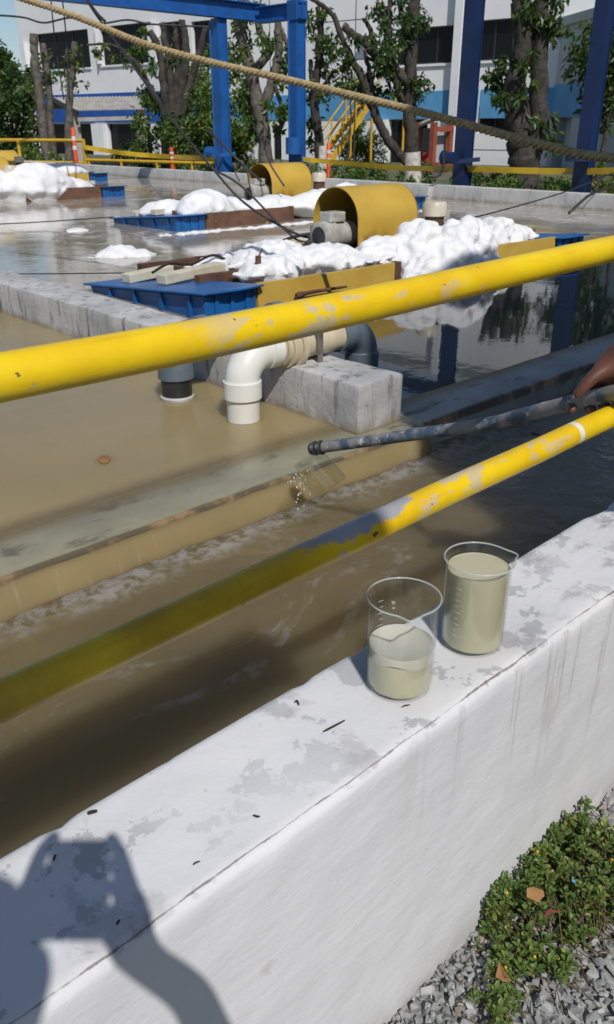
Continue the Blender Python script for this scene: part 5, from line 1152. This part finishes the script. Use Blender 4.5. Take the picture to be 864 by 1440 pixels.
litter('dry_leaf', atpts([(697, 1374, 0), (702, 1352, .02), (711, 1366, .012), (720, 1379, 0), (709, 1381, -.002)], .045), .0006, M['dry_leaf'], 'folded tan dry leaf standing up at the lower edge of the weed', 'leaf', 'dry leaves', .006)
litter('dry_leaf', [atz(x, y, WL_B + .003) for x, y in ((138, 646), (143, 640), (151, 640), (156, 646), (149, 652), (141, 651))], .0008, M['orange_leaf'] if 'orange_leaf' in M else M['dry_leaf'], 'small orange leaf afloat on the brown basin water', 'leaf', 'dry leaves', -.002)
litter('torn_wrapper', atpts([(764, 1291, 0), (770, 1280, .01), (774, 1277, .012), (779, 1280, .004), (789, 1281, .0), (788, 1284, 0), (777, 1283, .006), (769, 1288, 0)], .10), .0006, M['rag_red'], 'torn red scrap caught in the green weed', 'litter')
litter('plastic_scrap', atpts([(804, 1239, 0), (806, 1236, .004), (810, 1238, .004), (808, 1242, 0)], .11), .0008, M['band_blue'], 'tiny blue plastic scrap in the upper part of the weed', 'litter')
def twig(pts, r_, label, name='twig'):
    P = [atz(x, y, .004 + r_) for x, y in pts]; mb = MB(); mb.tube(curve_pts(P, 8), [r_ * (.5 + .5 * math.sin(.35 + 2.5 * i / 8)) for i in range(9)], 6); tag(mb.build(name, M['twig'], None, 60), label, 'twig', 'twigs on the white wall top')
twig([(456, 1028), (466, 1023), (485, 1013)], .0016, 'longest dark twig on the wall top, left of the beakers')
twig([(123, 1144), (128, 1142), (137, 1140)], .0024, 'thick dark scrap at the inner edge of the wall top, lower left')
twig([(272, 1216), (276, 1213), (282, 1211)], .0010, 'short dark twig near the outer edge crack of the wall top')
twig([(357, 1146), (362, 1148), (366, 1148)], .0013, 'tiny dark twig beside a grey flaked patch of the wall top')
twig([(415, 987), (418, 985), (421, 991)], .0012, 'tiny dark twig near the inner edge of the wall top')
twig([(76, 1210), (77, 1205), (79, 1202)], .0014, 'dark speck lying in the shadow of the raised hand on the wall')
twig([(164, 1300), (166, 1297), (169, 1293)], .0014, 'dark speck on the wall top in the shadow gap between the hands')
P_ = [aty(417, 416, 3.665), aty(432, 412, 3.66), aty(455, 408, 3.662), aty(488, 403, 3.668)]; mb = MB(); mb.tube(curve_pts(P_, 10), [.016, .022, .017, .013, .012, .012, .011, .011, .010, .009, .006], 7); tag(mb.build('driftwood', M['rust'], None, 60), 'brown stick caught against the ochre board above the upper rail', 'stick')
twig([(566, 994), (570, 992), (577, 991)], .0010, 'faint twig just under the nearer beaker')

# ================================================================== PEOPLE (hand with the pole; the photographer who casts the shadow)
def skin(name, V, E, m, parent, sub=2, smooth=True, root=0):
    """one continuous skinned body: V = [(pos, radius)]"""
    me = bpy.data.meshes.new(name); me.from_pydata([tuple(p) for p, r_ in V], E, []); o = link_mesh(name, me, m, parent)
    md = o.modifiers.new('skin', 'SKIN'); md.use_smooth_shade = True
    for i, d in enumerate(me.skin_vertices[0].data): r_ = V[i][1]; d.radius = (r_, r_) if not hasattr(r_, '__len__') else r_; d.use_root = (i == root)
    s_ = o.modifiers.new('subdivision', 'SUBSURF'); s_.levels = sub; s_.render_levels = sub; return o
def chain(V, E, start, pts):
    k = start
    for p, r_ in pts: V.append((Vector(p), r_)); E.append((k, len(V) - 1)); k = len(V) - 1
    return k
def hand_chains(V, E, wrist_i, palm, fingers):
    """palm: [(pos, r)], fingers: list of chains rooted inside the palm"""
    p = chain(V, E, wrist_i, palm)
    for f in fingers: chain(V, E, p, f)
def head(c, fwd, parent):
    """a head with brow, nose, lips, ears and short hair"""
    fwd = Vector((fwd[0], fwd[1], 0)).normalized(); side = fwd.cross(UP); bm = bmesh.new(); bmesh.ops.create_uvsphere(bm, u_segments=32, v_segments=24, radius=1)
    for v in bm.verts:
        x, y, z = v.co; f = y                                     # local: y forward
        w_ = .075 * (1 - .22 * max(0, -z)); p = Vector((x * w_, y * .095, z * .118))
        if f > .55:
            p.y += .022 * math.exp(-((x / .13) ** 2 + ((z + .12) / .16) ** 2)); p.y -= .012 * (math.exp(-(((abs(x) - .34) / .14) ** 2 + ((z - .08) / .09) ** 2)))
            p.y += .006 * math.exp(-((x / .3) ** 2 + ((z + .48) / .07) ** 2)); p.y += .008 * math.exp(-((x / .25) ** 2 + ((z + .85) / .12) ** 2))
        if abs(x) > .93 and abs(y) < .35: p.x += math.copysign(.016, x)
        v.co = c + side * p.x + fwd * p.y + UP * p.z
    me = bpy.data.meshes.new('head'); bm.to_mesh(me); bm.free(); o = link_mesh('head', me, M['skin'], parent, 180)
    bm = bmesh.new(); bmesh.ops.create_uvsphere(bm, u_segments=24, v_segments=16, radius=1); 
    for v in bm.verts:
        x, y, z = v.co; v.co = c + side * x * .084 + fwd * (y * .101 - .012) + UP * (z * .118 + .016)
    bmesh.ops.delete(bm, geom=[v for v in bm.verts if (v.co - c).dot(fwd) > .055 and (v.co - c).z < .07 or (v.co - c).z < -.03], context='VERTS'); me = bpy.data.meshes.new('hair'); bm.to_mesh(me); bm.free()
    h = link_mesh('hair', me, M['hair'], o, 180); h.modifiers.new('thickness', 'SOLIDIFY').thickness = .012
    for s_ in (-1, 1):
        mb = MB(); e = c + side * s_ * .027 + fwd * .083 + UP * .009; mb.tube([e, e + fwd * .006, e + fwd * .009], [.011, .009, .003], 12); mb.build('eye', M['band'], o, 180)
    return o
def body(t, base, fwd, shoulder, elbows, wrists, shirt, lean=0.0, hands=True, headc=None):
    """feet at base (ground); limbs grown as one skinned figure, clothed"""
    fwd = Vector((fwd[0], fwd[1], 0)).normalized(); side = fwd.cross(UP); base = Vector(base)
    pel = base + UP * .92 - fwd * .02; ch = shoulder - UP * .16; nk = shoulder + UP * .04; hd = headc or (nk + UP * .16 + fwd * .05)
    V = [(pel, (.135, .105))]; E = []
    a = chain(V, E, 0, [(pel.lerp(ch, .5), (.125, .095)), (ch, (.15, .105)), (shoulder - UP * .02, (.11, .08)), (nk + UP * .02, .055), (hd - UP * .05, .05)])
    sh_i = 3
    ends = []
    for s_, el, wr in ((-1, elbows[0], wrists[0]), (1, elbows[1], wrists[1])):
        sp_ = shoulder + side * s_ * .185 - UP * .02; k = chain(V, E, sh_i, [(sp_, .062), (sp_.lerp(el, .5), .048), (el, .041), (Vector(el).lerp(wr, .45), .038), (wr, .027)]); ends.append(k)
    for s_ in (-1, 1):
        hip = pel + side * s_ * .095 - UP * .06; kn = base + side * s_ * .11 + UP * .48 + fwd * .03; an = base + side * s_ * .12 + UP * .09 - fwd * .02
        chain(V, E, 0, [(hip, .088), (hip.lerp(kn, .55), .075), (kn, .057), (kn.lerp(an, .4), .052), (an, .038), (an + fwd * .12 - UP * .05, .034)])
    return V, E, hd, pel, ch, ends, side, fwd
def clothes(t, b, base, shirt, elbows, shoulder):
    V, E, hd, pel, ch, ends, side, fwd = b
    SV = [(pel + UP * .02, (.155, .125))]; SE = []; chain(SV, SE, 0, [(pel.lerp(ch, .5), (.148, .115)), (ch, (.17, .122)), (shoulder - UP * .015, (.125, .09)), (shoulder + UP * .035, .062)])
    for s_, el in ((-1, elbows[0]), (1, elbows[1])):
        sp_ = shoulder + side * s_ * .185 - UP * .02; chain(SV, SE, 3, [(sp_, .078), (sp_.lerp(el, .5), .066), (sp_.lerp(el, .78), .060)])
    skin('shirt', SV, SE, shirt, t, 2)
    TV = [(pel + UP * .06, (.150, .118))]; TE = []; chain(TV, TE, 0, [(pel - UP * .03, (.15, .12))])
    for s_ in (-1, 1):
        hip = pel + side * s_ * .095 - UP * .08; kn = base + side * s_ * .11 + UP * .48 + fwd * .03; an = base + side * s_ * .12 + UP * .09 - fwd * .02
        chain(TV, TE, 1, [(hip, .102), (hip.lerp(kn, .55), .088), (kn, .070), (kn.lerp(an, .5), .066), (an, .060)])
    skin('trousers', TV, TE, M['trouser'], t, 2)
    for s_ in (-1, 1):
        an = base + side * s_ * .12 - fwd * .02; mb = MB(); mb.tube([an + UP * .16, an + UP * .07, an + UP * .05 + fwd * .10, an + UP * .035 + fwd * .19, an + UP * .03 + fwd * .215], [.058, .060, .050, .042, .02], 14, True, .95); mb.build('boot', M['boot'], t, 60)

def sampler():
    base = Vector((1.58, .06, GZ)); fw = Vector((-.15, 1, 0)); shoulder = Vector((1.57, .20, .78)); t = thing('person', base, 'person at the right edge, one bare hand gripping the sampling pole through the rails', 'person', 'people at the tank')
    wr = atd(884, 484, 1.455); el = Vector((1.40, .44, .50))
    lw, le = Vector((1.80, .56, .63)), Vector((1.83, .30, .52))
    b = body(t, base, fw, shoulder, [el, le], [wr, lw], M['shirt'])
    V, E, hd, pel, ch, ends, side, fwd = b
    hand_chains(V, E, ends[0], [(atd(868, 507, 1.475), (.030, .025)), (atd(852, 527, 1.50), (.033, .024))], [
        [(atd(843, 523, 1.475), .0150), (atd(830, 534, 1.474), .0125), (atd(819, 547, 1.482), .0110), (atd(809, 559, 1.495), .0086)],
        [(atd(832, 540, 1.555), .0112), (atd(815, 552, 1.592), .0105), (atd(803, 570, 1.580), .0098), (atd(805, 579, 1.548), .0092)],
        [(atd(846, 542, 1.550), .0115), (atd(834, 554, 1.590), .0110), (atd(828, 573, 1.568), .0105), (atd(833, 577, 1.528), .0098)],
        [(atd(860, 541, 1.535), .0112), (atd(852, 550, 1.570), .0106), (atd(848, 569, 1.548), .0100), (atd(853, 572, 1.508), .0094)],
        [(atd(874, 537, 1.515), .0092), (atd(868, 545, 1.545), .0084), (atd(864, 560, 1.525), .0080), (atd(869, 563, 1.490), .0074)]])
    hand_chains(V, E, ends[1], [(lw + Vector((-.01, .05, -.01)), (.03, .02)), (lw + Vector((-.01, .085, -.012)), (.034, .018))], [
        [(lw + Vector((-.045, .07, .0)), .011), (lw + Vector((-.065, .10, -.015)), .0095), (lw + Vector((-.07, .12, -.03)), .008)]] +
        [[(lw + Vector((-.035 + .02 * k, .115, -.012)), .0095), (lw + Vector((-.035 + .02 * k, .145, -.024)), .009), (lw + Vector((-.035 + .02 * k, .155 + .004 * (k % 2), -.05)), .0078)] for k in range(4)])
    skin('body', V, E, M['skin'], t, 2); head(hd, fw, t); clothes(t, b, base, M['shirt'], [el, le], shoulder)
    d = (atd(818, 546, 1.482) - atd(809, 558, 1.495)).normalized(); o_ = (-ray(808, 559) + CU * .25).normalized(); o_ = (o_ - d * o_.dot(d)).normalized(); s_ = d.cross(o_)
    n = atd(811.5, 554.5, 1.4905) + o_ * .0062; mb = MB()
    mb.prism([n + d * .0062 * math.cos(q) + s_ * .0046 * math.sin(q) - o_ * (.0022 * abs(math.sin(q))) for q in np.linspace(0, 2 * math.pi, 16, endpoint=False)], o_ * .0011); mb.build('thumbnail', M['nail'], t, 60)
sampler()

def photographer():
    # the phone is held just behind the lens; its shadow falls on the wall at lower left
    pc = EYE - AX * .022 - CU * .030 - RIGHT * .052
    ph = MB(); ph.obox(pc - RIGHT * .036 - CU * .042 - AX * .004, RIGHT * .072, CU * .110, AX * .008); p = tag(ph.build('phone', M['phone'], None, bevel=.003), 'black phone held up in both hands behind the lens', 'phone')
    base = Vector((-.36, -.31, GZ)); fw = FWD; shoulder = Vector((-.30, -.21, .76)); t = thing('person', base, 'person in a grey shirt holding up the phone, whose shadow falls on the wall', 'person', 'people at the tank')
    S = RIGHT
    lw = EYE - S * .165 - CU * .085 - AX * .05; rw = EYE + S * .088 - CU * .130 - AX * .055
    le = EYE - S * .36 - CU * .20 - AX * .16; re = EYE + S * .205 - CU * .315 - AX * .15
    b = body(t, base, fw, shoulder, [le, re], [lw, rw], M['shirt_grey'], headc=Vector((-.283, -.17, .965)))
    V, E, hd, pel, ch, ends, side, fwd = b
    # left hand: palm beside the phone, index finger raised over its upper corner
    L = lambda a, b_, c=0: pc + S * a * .85 + CU * b_ - AX * c
    hand_chains(V, E, ends[0], [(L(-.070, -.060, .02), (.026, .022)), (L(-.066, -.022, .012), (.030, .022))], [
        [(L(-.050, -.030, .025), .012), (L(-.030, -.010, .024), .0105), (L(-.012, .000, .020), .009)],
        [(L(-.064, .018, 0), .0105), (L(-.056, .050, -.006), .0098), (L(-.036, .074, -.012), .0085)],
        [(L(-.062, .004, -.008), .0105), (L(-.046, .026, -.014), .0095), (L(-.020, .034, -.014), .0085)],
        [(L(-.060, -.014, -.010), .010), (L(-.042, .004, -.016), .0092), (L(-.016, .008, -.015), .0082)],
        [(L(-.060, -.034, -.010), .0092), (L(-.042, -.022, -.016), .0085), (L(-.018, -.018, -.015), .0075)]])
    hand_chains(V, E, ends[1], [(L(.082, -.050, .02), (.026, .022)), (L(.070, -.016, .012), (.030, .022))], [
        [(L(.054, -.030, .026), .012), (L(.034, -.008, .024), .0105), (L(.016, .004, .020), .009)],
        [(L(.066, .024, 0), .0105), (L(.056, .046, -.006), .0098), (L(.036, .072, -.012), .0085)],
        [(L(.064, .008, -.008), .0105), (L(.048, .030, -.014), .0095), (L(.024, .036, -.014), .0085)],
        [(L(.064, -.012, -.010), .010), (L(.046, .006, -.016), .0092), (L(.020, .010, -.015), .0082)],
        [(L(.066, -.034, -.010), .0092), (L(.048, -.022, -.016), .0085), (L(.022, -.018, -.015), .0075)]])
    skin('body', V, E, M['skin'], t, 2); head(hd, fw, t); clothes(t, b, base, M['shirt_grey'], [le, re], shoulder)
photographer()

# ================================================================== UNSEEN BUILDING AND PIPE ADDED BEHIND THE CAMERA (they shade the tank, lower rail and channel)
pu = thing('unseen_building', (3.6, -2.4, GZ), 'tall unseen building added behind the photographer to shade the right of the tank', 'building')  # unseen block, added to cast the shade over the tank's right side
PHX0, PHX1, PHY0, PHY1, PHZ = .79, 6.3, -3.8, -1.0, 5.25
mb = MB(); mb.box((PHX0, PHY0, GZ), (PHX1, PHY1, PHZ)); mb.build('wall', M['annex'], pu)  # walls of the added unseen building
mb = MB(); mb.box((PHX0 - .06, PHY0 - .1, PHZ + .002), (PHX1 + .1, PHY1 + .06, PHZ + .14)); mb.build('roof', M['roof_sheet'], pu)  # roof of the added unseen building
mb = MB(); mb.box((2.2, PHY1 + .002, GZ), (3.1, PHY1 + .05, 1.5)); d = mb.build('door', M['band_deep'], pu); mb = MB(); mb.tube([(2.3, PHY1 + .05, .4), (2.3, PHY1 + .1, .4), (2.38, PHY1 + .1, .4)], .012, 8); mb.build('handle', M['dark_metal'], d)  # door and handle of the added unseen building
mb = MB(); mb.box((4.2, PHY1 + .002, .5), (5.4, PHY1 + .05, 1.5)); mb.build('window', M['pane'], pu)  # window of the added unseen building
pr = thing('shade_pipe', (-1.5, -1.0, 2.1), 'thick grey unseen pipe run on posts, added behind the photographer to shade the lower rail', 'pipe')  # unseen pipe, added so its shadow darkens the lower rail and channel edge
for (z, r_) in ((2.345, .085),):
    mb = MB(); mb.tube([(-6, -1.02, z), (-.12, -1.02, z)], r_, 20); po = mb.build('pipe', M['roof_sheet'], pr, 50); mb = MB(); mb.tube([(-.119, -1.02, z), (-.10, -1.02, z)], r_ * 1.05, 20); mb.build('shade_pipe_flange', M['dark_metal'], po, 50)  # the added shade pipe and its end flange
for x in (-5.6, -2.9):
    mb = MB(); mb.box((x - .05, -1.07, GZ), (x + .05, -.97, 2.255)); mb.build('post', M['roof_sheet'], pr)  # posts of the added shade pipe
